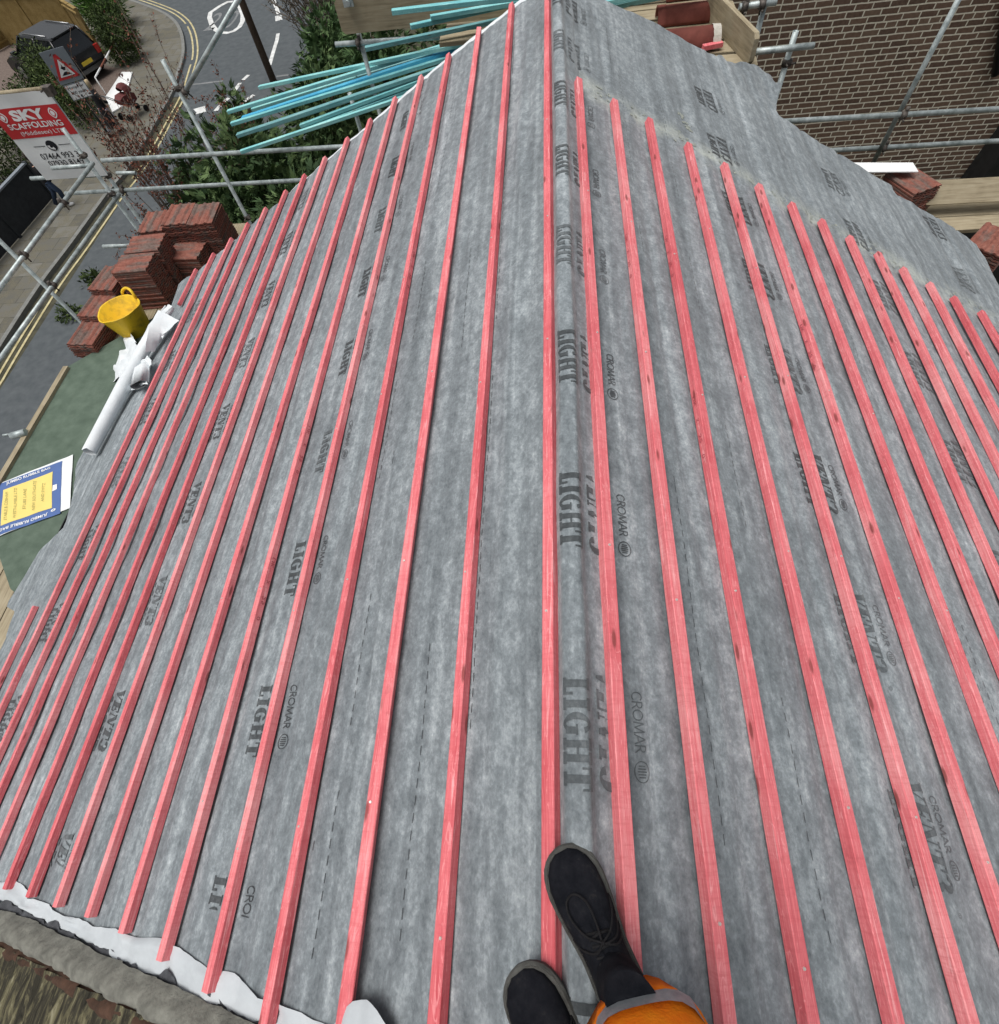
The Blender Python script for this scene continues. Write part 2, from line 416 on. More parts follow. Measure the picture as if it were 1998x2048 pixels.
MT['redleaf'] = m_leaf('red_leaf', (.085, .030, .020), (.185, .065, .042), (.28, .115, .075))
MT['brownleaf'] = m_leaf('brown_twig_leaf', (.045, .038, .026), (.09, .078, .052), (.15, .13, .09))

# ------------------------------------------------------------------ camera, light, sky
cam = bpy.data.cameras.new('camera'); co = bpy.data.objects.new('camera', cam); COL.objects.link(co)
M = Matrix.Identity(4)
for i in range(3): M[i][0], M[i][1], M[i][2], M[i][3] = RX[i], -DY[i], -FW[i], CAM[i]
co.matrix_world = M
cam.sensor_fit = 'VERTICAL'; cam.sensor_height = 36.0; cam.sensor_width = 36.0; cam.lens = FOC/H*36
cam.clip_start = .02; cam.clip_end = 1500
SC.camera = co
world = bpy.data.worlds.new('World'); SC.world = world; world.use_nodes = True
wn = world.node_tree; sky = wn.nodes.new('ShaderNodeTexSky'); sky.sky_type = 'NISHITA'; sky.sun_disc = False
SUN_EL, SUN_AZ = rad(77), rad(250)           # azimuth clockwise from +Y
sky.sun_elevation = SUN_EL; sky.sun_rotation = SUN_AZ
sky.air_density = 1.2; sky.dust_density = 6.0; sky.ozone_density = 1.0
bgn = wn.nodes['Background']; bgn.inputs['Strength'].default_value = .068
hs = wn.nodes.new('ShaderNodeHueSaturation'); hs.inputs['Saturation'].default_value = .30   # overcast: a nearly grey sky
wn.links.new(sky.outputs[0], hs.inputs['Color']); wn.links.new(hs.outputs[0], bgn.inputs['Color'])
sun = bpy.data.lights.new('sun', 'SUN'); so = bpy.data.objects.new('sun', sun); COL.objects.link(so)
sun.energy = 1.5; sun.angle = rad(38); sun.color = (1, .97, .93)
sd = Vector((math.sin(SUN_AZ)*math.cos(SUN_EL), math.cos(SUN_AZ)*math.cos(SUN_EL), math.sin(SUN_EL)))
so.rotation_euler = sd.to_track_quat('Z', 'Y').to_euler(); so.location = (0, 0, 30)
SC.view_settings.view_transform = 'Standard'; SC.view_settings.look = 'None'
SC.view_settings.gamma = 1; SC.view_settings.exposure = 0.52
SC.cycles.max_bounces = 5; SC.cycles.diffuse_bounces = 3; SC.cycles.glossy_bounces = 2
SC.cycles.use_denoising = True

# ------------------------------------------------------------------ roof surface
def hmem(side, s, Y):
    """how far the loose membrane stands off the flat slope"""
    k = 3.1 if side == 'L' else 11.7
    fold = N3(s*3.4+.25*N3(s, Y*.7, k+2), Y*.22, k+31)
    h = .010*N3(s*1.7, Y*.8, k) + .009*N3(s*8.5, Y*.5, k+5) - .009*max(0, 1-abs(fold)*11) - .009*(.5-.5*math.cos(2*math.pi*(Y+.1)/.72))*(.4+N3(s*.6, Y*.3, k+3)) + .0035*N3(s*14+N3(s, Y, 2)*2, Y*3.0, k+9)
    h += .0035*N3(s*3+Y*5, Y*7, k+20)
    if side == 'L':
        g = math.exp(-((s-.28)/.14)**2)*(.5+.5*N3(.2, Y*1.1, 4))
        h += .010*g*math.sin(s*52+N3(s*2, Y*1.4, 8)*4)
    return max(-.022, min(h, .010)) - .008
def surf(side, s, Y, off=0.0):
    h = hmem(side, s, Y) + off
    if side == 'L': return Vector((-s*CT - h*ST, Y, -s*ST + h*CT))
    return Vector((s*CT + h*ST, Y, -s*ST + h*CT))
def inside(pt, pg):
    x, y = pt; c = False; n = len(pg)
    for i in range(n):
        (x0, y0), (x1, y1) = pg[i], pg[i-1]
        if (y0 > y) != (y1 > y) and x < (x1-x0)*(y-y0)/(y1-y0)+x0: c = not c
    return c
def nearest(pt, pg):
    p = Vector(pt); best = None; bd = 1e9
    for i in range(len(pg)):
        a, b = Vector(pg[i-1]), Vector(pg[i]); d = b-a
        t = max(0, min(1, (p-a).dot(d)/max(d.length_squared, 1e-9))); q = a+d*t
        if (q-p).length < bd: bd = (q-p).length; best = q
    return best
def sheet(bm, pg, fn, ds, dy, mi=0):
    s0, s1 = min(p[0] for p in pg), max(p[0] for p in pg); y0, y1 = min(p[1] for p in pg), max(p[1] for p in pg)
    ns, ny = int((s1-s0)/ds)+2, int((y1-y0)/dy)+2
    ins = {}
    for i in range(ns+1):
        for j in range(ny+1): ins[i, j] = inside((s0+i*ds, y0+j*dy), pg)
    vs = {}
    def v(i, j):
        if (i, j) not in vs:
            p = (s0+i*ds, y0+j*dy)
            if not ins[i, j]: p = nearest(p, pg)
            vs[i, j] = bm.verts.new(fn(*p))
        return vs[i, j]
    for i in range(ns):
        for j in range(ny):
            q = [(i, j), (i+1, j), (i+1, j+1), (i, j+1)]
            if any(ins[a] for a in q):
                try:
                    f = bm.faces.new([v(*a) for a in q]); f.smooth = True; f.material_index = mi
                except ValueError: pass

# ---- printed lettering of the membrane (own slab letters) as flat polygons in (u along reading, v up)
def rects(L): return [[(a, b), (c, b), (c, d), (a, d)] for a, b, c, d in L]
def ring(cx, cy, rx, ry, tx, ty, a0, a1, n=14):
    out = []
    for k in range(n):
        p, q = rad(a0+(a1-a0)*k/n), rad(a0+(a1-a0)*(k+1)/n)
        out.append([(cx+rx*math.cos(p), cy+ry*math.sin(p)), (cx+rx*math.cos(q), cy+ry*math.sin(q)),
                    (cx+(rx-tx)*math.cos(q), cy+(ry-ty)*math.sin(q)), (cx+(rx-tx)*math.cos(p), cy+(ry-ty)*math.sin(p))])
    return out
def seg(x0, y0, x1, y1, w):
    d = Vector((x1-x0, y1-y0)); d.normalize(); nx, ny = -d.y*w/2, d.x*w/2
    return [[(x0+nx, y0+ny), (x1+nx, y1+ny), (x1-nx, y1-ny), (x0-nx, y0-ny)][::-1]]
SLAB = {
 'L': (.82, rects([(.09,.09,.42,.92),(0,.92,.52,1),(0,0,.74,.09),(.62,.09,.74,.36)])),
 'I': (.56, rects([(.10,.09,.42,.91),(0,0,.52,.09),(0,.91,.52,1)])),
 'G': (1.0, ring(.48,.5,.48,.5,.30,.07,38,318)+rects([(.60,.07,.88,.46),(.50,.46,.94,.53)])),
 'H': (1.08, rects([(.09,.08,.38,.92),(.64,.08,.93,.92),(0,0,.47,.08),(.55,0,1.02,.08),(0,.92,.47,1),(.55,.92,1.02,1),(.38,.46,.64,.54)])),
 'T': (.92, rects([(.28,.08,.60,.92),(.18,0,.70,.08),(.0,.92,.88,1),(0,.66,.09,.92),(.79,.66,.88,.92)])),
 'V': (.92, [[(.07,.92),(.40,.92),(.60,.30),(.50,0),(.42,0)], [(.60,.30),(.76,.92),(.84,.92),(.54,0),(.50,0)]]+rects([(0,.92,.47,1),(.66,.92,.94,1)])),
 'E': (.86, rects([(.09,.08,.42,.92),(0,0,.80,.08),(0,.92,.78,1),(.42,.46,.58,.54),(.58,.36,.66,.64),(.71,.08,.80,.32),(.69,.70,.78,.92)])),
 'N': (1.02, rects([(.10,.07,.17,.93),(.78,.12,.85,.93),(0,0,.28,.07),(.66,.93,.97,1),(0,.93,.20,1)])+[[(.12,1),(.40,1),(.86,.02),(.62,.02)]]),
 '3': (.84, ring(.36,.74,.36,.26,.27,.06,-80,160,10)+ring(.37,.27,.40,.27,.30,.06,-160,82,10)),
}
def word(txt, u0, v0, h, sx=1.0, ital=0.0, gap=.04):
    out = []; x = 0
    for ch in txt:
        w, pg = SLAB[ch]
        for p in pg: out.append([(u0+(x+a*sx)*h+ital*b*h, v0+b*h) for a, b in p])
        x += (w+gap)*sx
    return out
def thin(txt, u0, v0, h, sx=1.0, w=.09):
    out = []; x = 0
    for ch in txt:
        P = []
        if ch == 'C': P = ring(.5,.5,.46,.5,w,w,45,315); a = .9
        elif ch == 'O': P = ring(.5,.5,.5,.5,w,w,0,360,16); a = 1.08
        elif ch == 'R': P = seg(.08,0,.08,1,w)+seg(.08,.96,.4,.96,w)+ring(.36,.73,.26,.27,w,w,-90,90,8)+seg(.08,.48,.4,.48,w)+seg(.32,.48,.66,0,w); a = .72
        elif ch == 'M': P = seg(.05,0,.16,1,w)+seg(.16,1,.5,.1,w)+seg(.5,.1,.86,1,w)+seg(.86,1,.97,0,w); a = 1.08
        elif ch == 'A': P = seg(.02,0,.42,1,w)+seg(.42,1,.82,0,w)+seg(.18,.34,.66,.34,w*.8); a = .88
        for p in P: out.append([(u0+(x+c*sx)*h, v0+d*h) for c, d in p])
        x += a*sx
    return out
BLOCK = word('LIGHT', .05, 0, .074, .93) + word('VENT', 0, .098, .094, .80, .22) + word('3', .286, .098, .100, .85, .22)
BLOCK += thin('CROMAR', .060, .226, .034, 1.02, .11)
BLOCK += ring(.298, .243, .031, .025, .0034, .0034, 0, 360, 20)
for k in range(5): BLOCK += rects([(.2800+k*.0078, .229+abs(k-2)*.0020, .2840+k*.0078, .257-abs(k-2)*.0020)])
BLOCK += ring(.425, .19, .008, .008, .0016, .0016, 0, 360, 10) + rects([(.4225,.186,.4245,.194)])
def block_cells(pg):
    b = bmesh.new()
    for p in pg:
        try: b.faces.new([b.verts.new((x, y, 0)) for x, y in p])
        except ValueError: pass
    for k in range(1, 14):
        bmesh.ops.bisect_plane(b, geom=b.verts[:]+b.edges[:]+b.faces[:], plane_co=(0, k*.02, 0), plane_no=(0, 1, 0))
    for k in range(1, 12):
        bmesh.ops.bisect_plane(b, geom=b.verts[:]+b.edges[:]+b.faces[:], plane_co=(k*.04, 0, 0), plane_no=(1, 0, 0))
    out = [[(v.co.x, v.co.y) for v in f.verts] for f in b.faces]
    b.free(); return out
CELLS = block_cells(BLOCK)
def stamp(bm, fn, mi, cells=None, keep=None):
    for p in (cells or CELLS):
        if keep and not all(keep(u, v) for u, v in p): continue
        vs = [bm.verts.new(fn(u, v)) for u, v in p]
        f = bm.faces.new(vs); f.material_index = mi
        f.normal_update()
        if f.normal.z < 0: f.normal_flip()
def dashes(bm, side, s, y0, y1, mi, pitch=.052, ln=.03, w=.0027):
    y = y0
    while y < y1:
        if N3(s*9, y*1.3, 1) > .0:
            f = bm.faces.new([bm.verts.new(surf(side, s+a, y+b, .0035)) for a, b in ((-w/2,0),(w/2,0),(w/2,ln),(-w/2,ln))])
            f.material_index = mi; f.normal_update()
            if f.normal.z < 0: f.normal_flip()
        y += pitch

house = empty('house', (0, 2.7, -2.5), 'house in the foreground whose gabled roof is stripped and covered in grey printed membrane', 'house')
YN = -.50
# left slope outline in (s, Y)
vergeL = [(-.03, 6.02), (.3, 6.03), (.9, 6.10), (1.95, 6.12), (3.0, 6.09), (4.2, 6.04), (5.0, 5.98), (5.46, 5.95)]
eaveL = [sl(x, y, 'L') for x, y in ((372,552),(356,568),(338,620),(322,652),(262,735),(222,792),(160,910),(150,928),(146,985),(128,1052),(76,1102),(42,1160),(16,1200),(11,1213),(27,1222),(18,1243),(0,1296))]
eaveL += [(5.86, .4), (5.88, -.1), (5.85, YN-.1)]
nearL = [(s, YN-.19+.01*N3(s*2.2, 1, 3)) for s in [5.75-.15*k for k in range(39)]]
pgL = vergeL + eaveL + nearL
bm = bm_new()
sheet(bm, pgL, lambda s, Y: surf('L', s, Y), .022, .05)
def inL(P): return P[0] > .08 and inside(P, pgL)
for s0, Y0, lo, hi in ((1.648, 1.221, -2, 7), (3.215, 1.25, -2, 7), (4.905, 1.32, -2, 6)):
    for k in range(lo, hi):
        mi = 2 if N3(s0, k*.7, 3) > .1 else 1
        fn = lambda u, v, s0=s0, y=Y0+.75*k: surf('L', s0-v, y-u, .0038)
        stamp(bm, fn, mi, keep=lambda u, v, s0=s0, y=Y0+.75*k: y-u < 6.0 and y-u > YN+.06)
for s, a, b in ((1.0, YN, 5.9), (1.08, YN+.3, 5.8), (.62, -.4, 3.0), (.40, .2, 5.4), (2.47, -.2, 5.7), (2.55, .1, 5.7), (4.2, .3, 5.7), (4.1, -.2, 5.3)):
    dashes(bm, 'L', s, a, b, 1)
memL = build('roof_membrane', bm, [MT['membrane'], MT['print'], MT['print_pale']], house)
# right slope
eR = [sl(x*1.0494, y*1.0494, 'R') for x, y in ((1160,0),(1250,42),(1340,92),(1368,104))]
flap = [sl(x*1.0494, y*1.0494, 'R') for x, y in ((1400,112),(1445,125),(1492,156),(1484,178),(1480,215))]
eR2 = [sl(x*1.0494, y*1.0494, 'R') for x, y in ((1600,290),(1640,315),(1702,352),(1705,362),(1720,372),(1830,440),(1862,464),(1880,490),(1904,540),(1930,590))]
pgR = [(-.03, 6.02), (.12, 6.03)] + eR + flap + eR2 + [(5.0, 3.2), (5.02, 1.5), (4.98, YN-.17)] + [(s, YN-.17+.04*N3(s*2.2, 1, 9)) for s in [4.8-.15*k for k in range(33)]]
bm = bm_new()
def surfR(s, Y, off=0.0):
    p = surf('R', s, Y, off)
    if Y > 5.5 and s > 1.7: p.z += (.035*N3(s*5, Y*4, 1) + .02*N3(s*11, Y*9, 4))*min(1, max(0, (Y-5.5)*1.6))
    return p
sheet(bm, pgR, surfR, .022, .05)
for s0, Y0, lo, hi in ((1.277, .885, -2, 7), (2.62, 5.125-.75*7, 1, 8), (4.03, 5.30-.75*7, 2, 8)):
    for k in range(lo, hi):
        mi = 2 if N3(s0, k*.7, 5) > .0 else 1
        stamp(bm, lambda u, v, y=Y0+.75*k, s0=s0: surfR(s0+v, y-u, .0038), mi, keep=lambda u, v, y=Y0+.75*k: YN+.1 < y-u < 5.4)
for s, a, b in ((.435, YN, 5.6), (.50, -.1, 5.2), (.845, YN, 5.0), (1.93, .2, 3.9), (1.99, YN, 3.6), (2.05, .3, 3.2), (2.10, -.2, 3.9), (.86, 4.3, 5.7), (.70, 4.4, 5.8), (3.3, 0, 3.5)):
    dashes(bm, 'R', s, a, b, 1)
def smear(bm, pts, mi, n, sp):            # flecks of pale cutting dust at the batten ends
    for (s, Y) in pts:
        for _ in range(n):
            a = s+random.gauss(0, sp); c = Y+random.gauss(0, sp*.9); r = random.uniform(.004, .017)
            if not inside((a, c), pgR): continue
            t0 = random.random()*6
            f = bm.faces.new([bm.verts.new(surfR(a+r*math.cos(t0+t)*random.uniform(.5,1.3), c+r*math.sin(t0+t)*random.uniform(.5,1.3), .0035)) for t in (0, 1.2, 2.3, 3.4, 4.5, 5.4)])
            f.material_index = mi; f.normal_update()
            if f.normal.z < 0: f.normal_flip()
smear(bm, [(.28+.31*k+.1, 4.34-.11*(.28+.31*k)) for k in range(13)], 3, 14, .06)
smear(bm, [(1.05+.02*k, 4.62-.07*k) for k in range(3)], 3, 16, .02)
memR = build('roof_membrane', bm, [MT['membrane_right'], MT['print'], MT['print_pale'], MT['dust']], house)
# ridge strip, humped over the ridge board
prof = [(-.125, -.066), (-.062, -.034), (-.050, -.018), (-.046, .012), (-.038, .028), (-.014, .037), (.010, .040), (.024, .037), (.032, .028), (.038, .006), (.048, -.010), (.064, -.022), (.085, -.036), (.112, -.058), (.13, -.085), (.21, -.13)]
def ridge_pt(x, Y, off=0.0):
    z = interp(prof, x); dz = (interp(prof, x+.004)-interp(prof, x-.004))/.008
    j = .004*N3(x*18, Y*1.6, 2) + .003*N3(x*30, Y*5, 7); k = .006*N3(.3, Y*.9, 5)
    n = Vector((-dz, 0, 1)).normalized()
    return Vector((x+k, Y, z)) + n*(j+off)
bm = bm_new()
xs = [-.125+.255*k/40 for k in range(41)]; ys = [YN-.02+.05*k for k in range(132)]
g = [[bm.verts.new(ridge_pt(x, min(y, 6.03))) for y in ys] for x in xs]
for i in range(len(xs)-1):
    for j in range(len(ys)-1):
        f = bm.faces.new((g[i][j], g[i+1][j], g[i+1][j+1], g[i][j+1])); f.smooth = True
for k in range(-1, 8):
    y = .384+.75*k
    stamp(bm, lambda u, v: ridge_pt(v-.040, y-u, .0035) if v-.04 < .100 else surfR((v-.04)/CT, y-u, .0038), 1 if k % 3 else 2, keep=lambda u, v: YN < y-u < 6.0)
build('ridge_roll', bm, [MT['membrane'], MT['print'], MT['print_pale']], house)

# roof carcass under the membrane: deck, gable wall, eaves walls
bm = bm_new()
for side, smax in (('L', 5.55), ('R', 4.75)):
    sg = -1 if side == 'L' else 1
    for (t0, t1) in ((-.06, -.035),):
        pts = []
        for s, Y in ((.0, -5), (smax, -5), (smax, 5.9 if side == 'L' else 4.55), (smax*.62, 5.92 if side == 'L' else 5.2), (.0, 5.93)):
            pts.append([Vector((sg*(s*CT + t*ST), Y, -s*ST + t*CT)) for t in (t0, t1)])
        a = [bm.verts.new(p[0]) for p in pts]; b = [bm.verts.new(p[1]) for p in pts]
        bm.faces.new(b); bm.faces.new(a)
        for i in range(5): bm.faces.new((a[i], a[(i+1) % 5], b[(i+1) % 5], b[i]))
build('roof_deck', bm, MT['board'], house)
xl, xr = -4.55, 4.12
zl, zr = -4.55*ST/CT-.075, -4.12*ST/CT-.075
bm = bm_new()
for Y, d in ((5.85, 1),):
    pts = [(xl, GZ), (xr, GZ), (xr, zr), (0, -.075), (xl, zl)]
    gy = lambda x: Y - max(0, x)*.29
    for half in ([(xl, GZ), (0, GZ), (0, -.075), (xl, zl)], [(0, GZ), (xr, GZ), (xr, zr), (0, -.075)]):
        a = [bm.verts.new((x, gy(x), z)) for x, z in half]; b = [bm.verts.new((x, gy(x)-.3, z)) for x, z in half]
        bm.faces.new(a[::-1]); bm.faces.new(b)
        for i in range(4): bm.faces.new((a[i], a[(i+1) % 4], b[(i+1) % 4], b[i]))
    bmesh.ops.recalc_face_normals(bm, faces=bm.faces[:])
build('gable_wall', bm, MT['brick'], house)
bm = bm_new(); box(bm, xl, xl+.3, -8, 5.55, GZ, zl); build('eaves_wall', bm, MT['brick_side'], house)
bm = bm_new(); box(bm, xr-.3, xr, -8, 4.35, GZ, zr); build('eaves_wall', bm, MT['brick_side'], house)
# white verge strip along the left gable edge
bm = bm_new()
prev = None
for k in range(41):
    s = .12+k*.088; Y = interp(vergeL, s)
    wv = (.115-.022*s if s < 3.4 else .040*max(0, (3.75-s)/.35)) * (1+.15*N3(s*3, 0, 1))
    P = [surf('L', s, Y-.03, -.012), surf('L', s, Y+wv, -.006), surf('L', s, Y+wv, -.05), surf('L', s, Y-.03, -.05)]
    c = [bm.verts.new(p) for p in P]
    if prev:
        for i in range(4): bm.faces.new((prev[i], prev[(i+1) % 4], c[(i+1) % 4], c[i]))
    prev = c
build('verge_trim', bm, MT['white_roll'], house)
# gutters
bm = bm_new()
for (x, z) in ((-5.28, -2.83),):
    prevr = None
    for Y in (-6, 0, 2, 5.9):
        c = []
        for k in range(9):
            a = math.pi*k/8
            c.append((x+.075*math.cos(a+math.pi), Y, z-.075*math.sin(a)))
        for k in range(9):
            a = math.pi*(8-k)/8
            c.append((x+.065*math.cos(a+math.pi), Y, z-.065*math.sin(a)))
        cv = [bm.verts.new(p) for p in c]
        if prevr:
            for i in range(18): bm.faces.new((prevr[i], prevr[(i+1) % 18], cv[(i+1) % 18], cv[i]))
        prevr = cv
build('gutter', bm, MT['black_gutter'], house)
# near verge against the next roof: white strip, torn dark felt edge
def nearstrip(name, y0f, y1f, off, m, step=.03, ny=6, parent=house, smax=5.2, sides=('L', 'R')):
    bm = bm_new()
    for side in sides:
        sm = smax if side == 'L' else 4.9
        n = int(sm/step); rows = []
        for i in range(n+1):
            s = .16+i*step if side == 'L' else .16+i*step
            a, b = y0f(s), y1f(s)
            dy = 0 if side == 'L' else -.16*min(1, s/.5)
            rows.append([bm.verts.new(surf(side, s, a+dy+(b-a)*j/ny, off(s, j/ny))) for j in range(ny+1)])
        for i in range(n):
            for j in range(ny):
                f = bm.faces.new((rows[i][j], rows[i+1][j], rows[i+1][j+1], rows[i][j+1])); f.smooth = True
    bmesh.ops.recalc_face_normals(bm, faces=bm.faces[:])
    return build(name, bm, m, parent)
wtop = [(.2, -.66), (.94, -.640), (1.05, -.628), (1.21, -.632), (1.40, -.596), (1.57, -.607), (1.75, -.575), (1.905, -.566), (2.1, -.590), (2.257, -.581), (2.45, -.60), (2.62, -.592), (2.81, -.602), (3.05, -.575), (3.25, -.580), (3.36, -.540), (3.50, -.527), (3.62, -.545), (3.7, -.556), (4.1, -.53), (4.5, -.56), (5.2, -.54)]
nearstrip('white_flashing', lambda s: -.695 if s < 1.6 else -.695+.07*min(1, (s-1.6)/1.8), lambda s: interp(wtop, s)+.004*N3(s*14, 1, 1), lambda s, t: .006+.022*max(0, N3(s*3, t*2, 4))+.016*abs(N3(s*7+t*2, t*3, 1))+.006*N3(s*18+t*5, t*5, 6), MT['white_mem'])
wbot = lambda s: -.685 if s < 1.3 else -.685+.062*min(1, (s-1.3)/2.1)
nearstrip('torn_felt_edge', lambda s: wbot(s)-.06, lambda s: wbot(s)-.006+.012*N3(s*7, 2, 8)+.075*max(0, N3(s*6.5, 2, 5)-.08)+.010*N3(s*30, 1, 1), lambda s, t: .012+.02*abs(N3(s*11, t*2, 9)), MT['lead'], ny=3)
# loose white flap curling up in the middle of the near edge
bm = bm_new(); rows = []
for i in range(15):
    s = .50+.36*i/14; row = []
    for j in range(9):
        t = j/8; e = math.sin(math.pi*i/14)**.7
        Y = -.74+(.17*e+.03)*t + .012*N3(i*.4, j*.4, 1)
        row.append(bm.verts.new(surf('L', s, Y, .022+.05*e*math.sin(t*2.2)+.008*N3(i*.6, j*.5, 3))))
    rows.append(row)
for i in range(14):
    for j in range(8):
        f = bm.faces.new((rows[i][j], rows[i+1][j], rows[i+1][j+1], rows[i][j+1])); f.smooth = True
build('white_flap', bm, MT['white_mem'], house)

# ------------------------------------------------------------------ red battens
def batten_bm(L, w, h, seed, m0=0):
    bm = bm_new(); n = max(2, int(L/.12)); prev = None
    c = .0025
    for i in range(n+1):
        y = L*i/n
        jx, jz = .0028*N3(seed, y*.8, 1), .002*N3(seed, y*.9, 4)
        jw = .0012*N3(seed, y*4, 7)
        q = [(-w/2-jw, c), (-w/2-jw, h-c), (-w/2+c, h), (w/2-c, h), (w/2+jw, h-c), (w/2+jw, c), (w/2-c, 0), (-w/2+c, 0)]
        vs = [bm.verts.new((x+jx, y, z+jz)) for x, z in q]
        if prev:
            for k in range(8): bm.faces.new((prev[k], vs[k], vs[(k+1) % 8], prev[(k+1) % 8]))
        else: bm.faces.new(vs)
        prev = vs
    bm.faces.new(prev[::-1])
    bmesh.ops.recalc_face_normals(bm, faces=bm.faces[:])
    return bm
def nail_bm():
    bm = bm_new(); bmesh.ops.create_cone(bm, cap_ends=True, segments=9, radius1=.0052, radius2=.0040, depth=.004); return bm
ORD = ['first', 'second', 'third', 'fourth', 'fifth', 'sixth', 'seventh', 'eighth', 'ninth', 'tenth', 'eleventh', 'twelfth', 'thirteenth', 'fourteenth', 'fifteenth', 'sixteenth', 'seventeenth']
nail_me = None
BATT = {}
def put_batten(side, s_out, y0, y1, label, group, seed, nails=0, w=.042, h=.040, skew=0.0):
    global nail_me
    sg = -1 if side == 'L' else 1
    sc = s_out - w/2
    o = build('red_batten', batten_bm(y1-y0, w, h, seed), MT['red'])
    o.location = (sg*sc*CT, y0, -sc*ST - .0005)
    o.rotation_euler = (0, (-TH if side == 'L' else TH) + skew, 0)
    if skew: o.location.z += w*.5*abs(math.sin(skew))
    tag(o, label, 'batten', group); BATT[side, s_out] = (o, w, h)
    for k in range(nails):
        if nail_me is None:
            nl = build('nail', nail_bm(), MT['nail'], o); nail_me = nl.data
        else:
            nl = bpy.data.objects.new('nail', nail_me); COL.objects.link(nl); nl.parent = o
            nl.matrix_parent_inverse = parent_world(o).inverted()
        nl.matrix_parent_inverse = Matrix.Identity(4)
        nl.location = (random.uniform(-.008, .008), .35-y0*0+k*1.05+random.uniform(-.12, .12)+seed % 1*.3, h+.0015)
    return o
LS = [.10, .452, .810, 1.144, 1.485, 1.826, 2.171, 2.509, 2.857, 3.200, 3.526, 3.893, 4.24, 4.566, 4.946]
tint = ['bright red', 'pale pink-red', 'pale red', 'deep red', 'red', 'red', 'red', 'red', 'red', 'red', 'red', 'red', 'red', 'red', 'red']
gL = 'red battens nailed along the left slope of the roof'
gR = 'red battens nailed along the right slope of the roof'
for i, s in enumerate(LS):
    lab = ('red batten hugging the left side of the grey ridge roll' if i == 0 else
           '%s red batten below the ridge-side one on the left slope' % ORD[i-1])
    put_batten('L', s, (-.565 if s > 2.3 else -.565-.11*min(1, (2.3-s)/1.0) - (.16 if i == 0 else 0))+.018*N3(i*3.3, 1, 1), interp(vergeL, s)-.015+.03*N3(i*5.1, 2, 2), lab, gL, i*3.7+.3, nails=5 if i < 7 else 0, skew={2: .55, 6: .05, 4: -.06}.get(i, 0))
put_batten('L', 5.335, 5.27, 5.93, 'short red batten offcut at the far lower corner of the left slope', gL, 71.3)
put_batten('L', 5.31, -.56, 1.33, 'short lowest red batten at the near end of the left eaves', gL, 75.1)
RS = [.146, .420, .702, 1.022, 1.340, 1.648, 1.957, 2.254, 2.532, 2.832, 3.102, 3.400, 3.681, 4.030, 4.33]
REND = {0: 4.24, 1: 4.20, 2: 4.19, 3: 4.12, 4: 4.10, 5: 4.05, 6: 4.02, 7: 4.0, 8: 3.96, 9: 3.93, 10: 3.89, 11: 3.86, 12: 3.83, 13: 3.82, 14: 3.80}
for i, s in enumerate(RS):
    lab = ('red batten hugging the right side of the grey ridge roll' if i == 0 else
           '%s red batten below the ridge-side one on the right slope' % ORD[i-1])
    put_batten('R', s, -.70+.03*N3(i*2.3, 4, 1), REND[i], lab, gR, i*2.9+40.2, nails=4 if i < 7 else 0, w=.043, h=.043)

# ------------------------------------------------------------------ the old roof next door (near edge of the picture)
nb = empty('neighbouring_roof', (0, -3, -1), 'old mossy tiled roof of the adjoining house at the near end', 'roof')
def nb_off(s, Y):                      # courses of old tiles
    k = (s/.33) % 1.0
    return .055 + .03*k + .012*N3(s*6, Y*6, 3) + .008*N3(s*20, Y*20, 5)
bm = bm_new()
for side, sm in (('L', 5.4), ('R', 4.9)):
    n = int(sm/.033); ysn = [-.765-.045*j for j in range(50)]+[-3.2, -4, -6]
    rows = [[bm.verts.new(Vector(((-1 if side == 'L' else 1)*(s*CT+nb_off(s, Y)*ST), Y-(0 if side == 'L' else .16*min(1, s/.5)), -s*ST+nb_off(s, Y)*CT))) for Y in ysn] for s in [i*.033 for i in range(n+1)]]
    for i in range(n):
        for j in range(len(ysn)-1):
            f = bm.faces.new((rows[i][j], rows[i+1][j], rows[i+1][j+1], rows[i][j+1])); f.smooth = True
bmesh.ops.recalc_face_normals(bm, faces=bm.faces[:])
build('tile_courses', bm, MT['moss'], nb)
nearstrip('mortar_fillet', lambda s: -.80+.015*min(3, s)+.008*N3(s*4, 1, 2), lambda s: -.712+.02*min(3, s)+.010*N3(s*5, 4, 2), lambda s, t: .03+.055*math.sin(math.pi*min(1, .25+t*.75))*(1+.25*N3(s*5, t*2, 6))+.010*N3(s*17, t*4, 2)+.005*N3(s*40, t*9, 7), MT['fill_mortar'], parent=nb, ny=10)
nearstrip('rusty_edge', lambda s: -.86+.018*min(3, s)+.018*N3(s*5, 2, 2), lambda s: -.797+.016*min(3, s)+.014*N3(s*6, 1, 3)+.008*N3(s*24, 1, 3), lambda s, t: .062+.024*math.sin(math.pi*t)+.012*N3(s*9, t*2, 6), MT['rust'], parent=nb, ny=4)

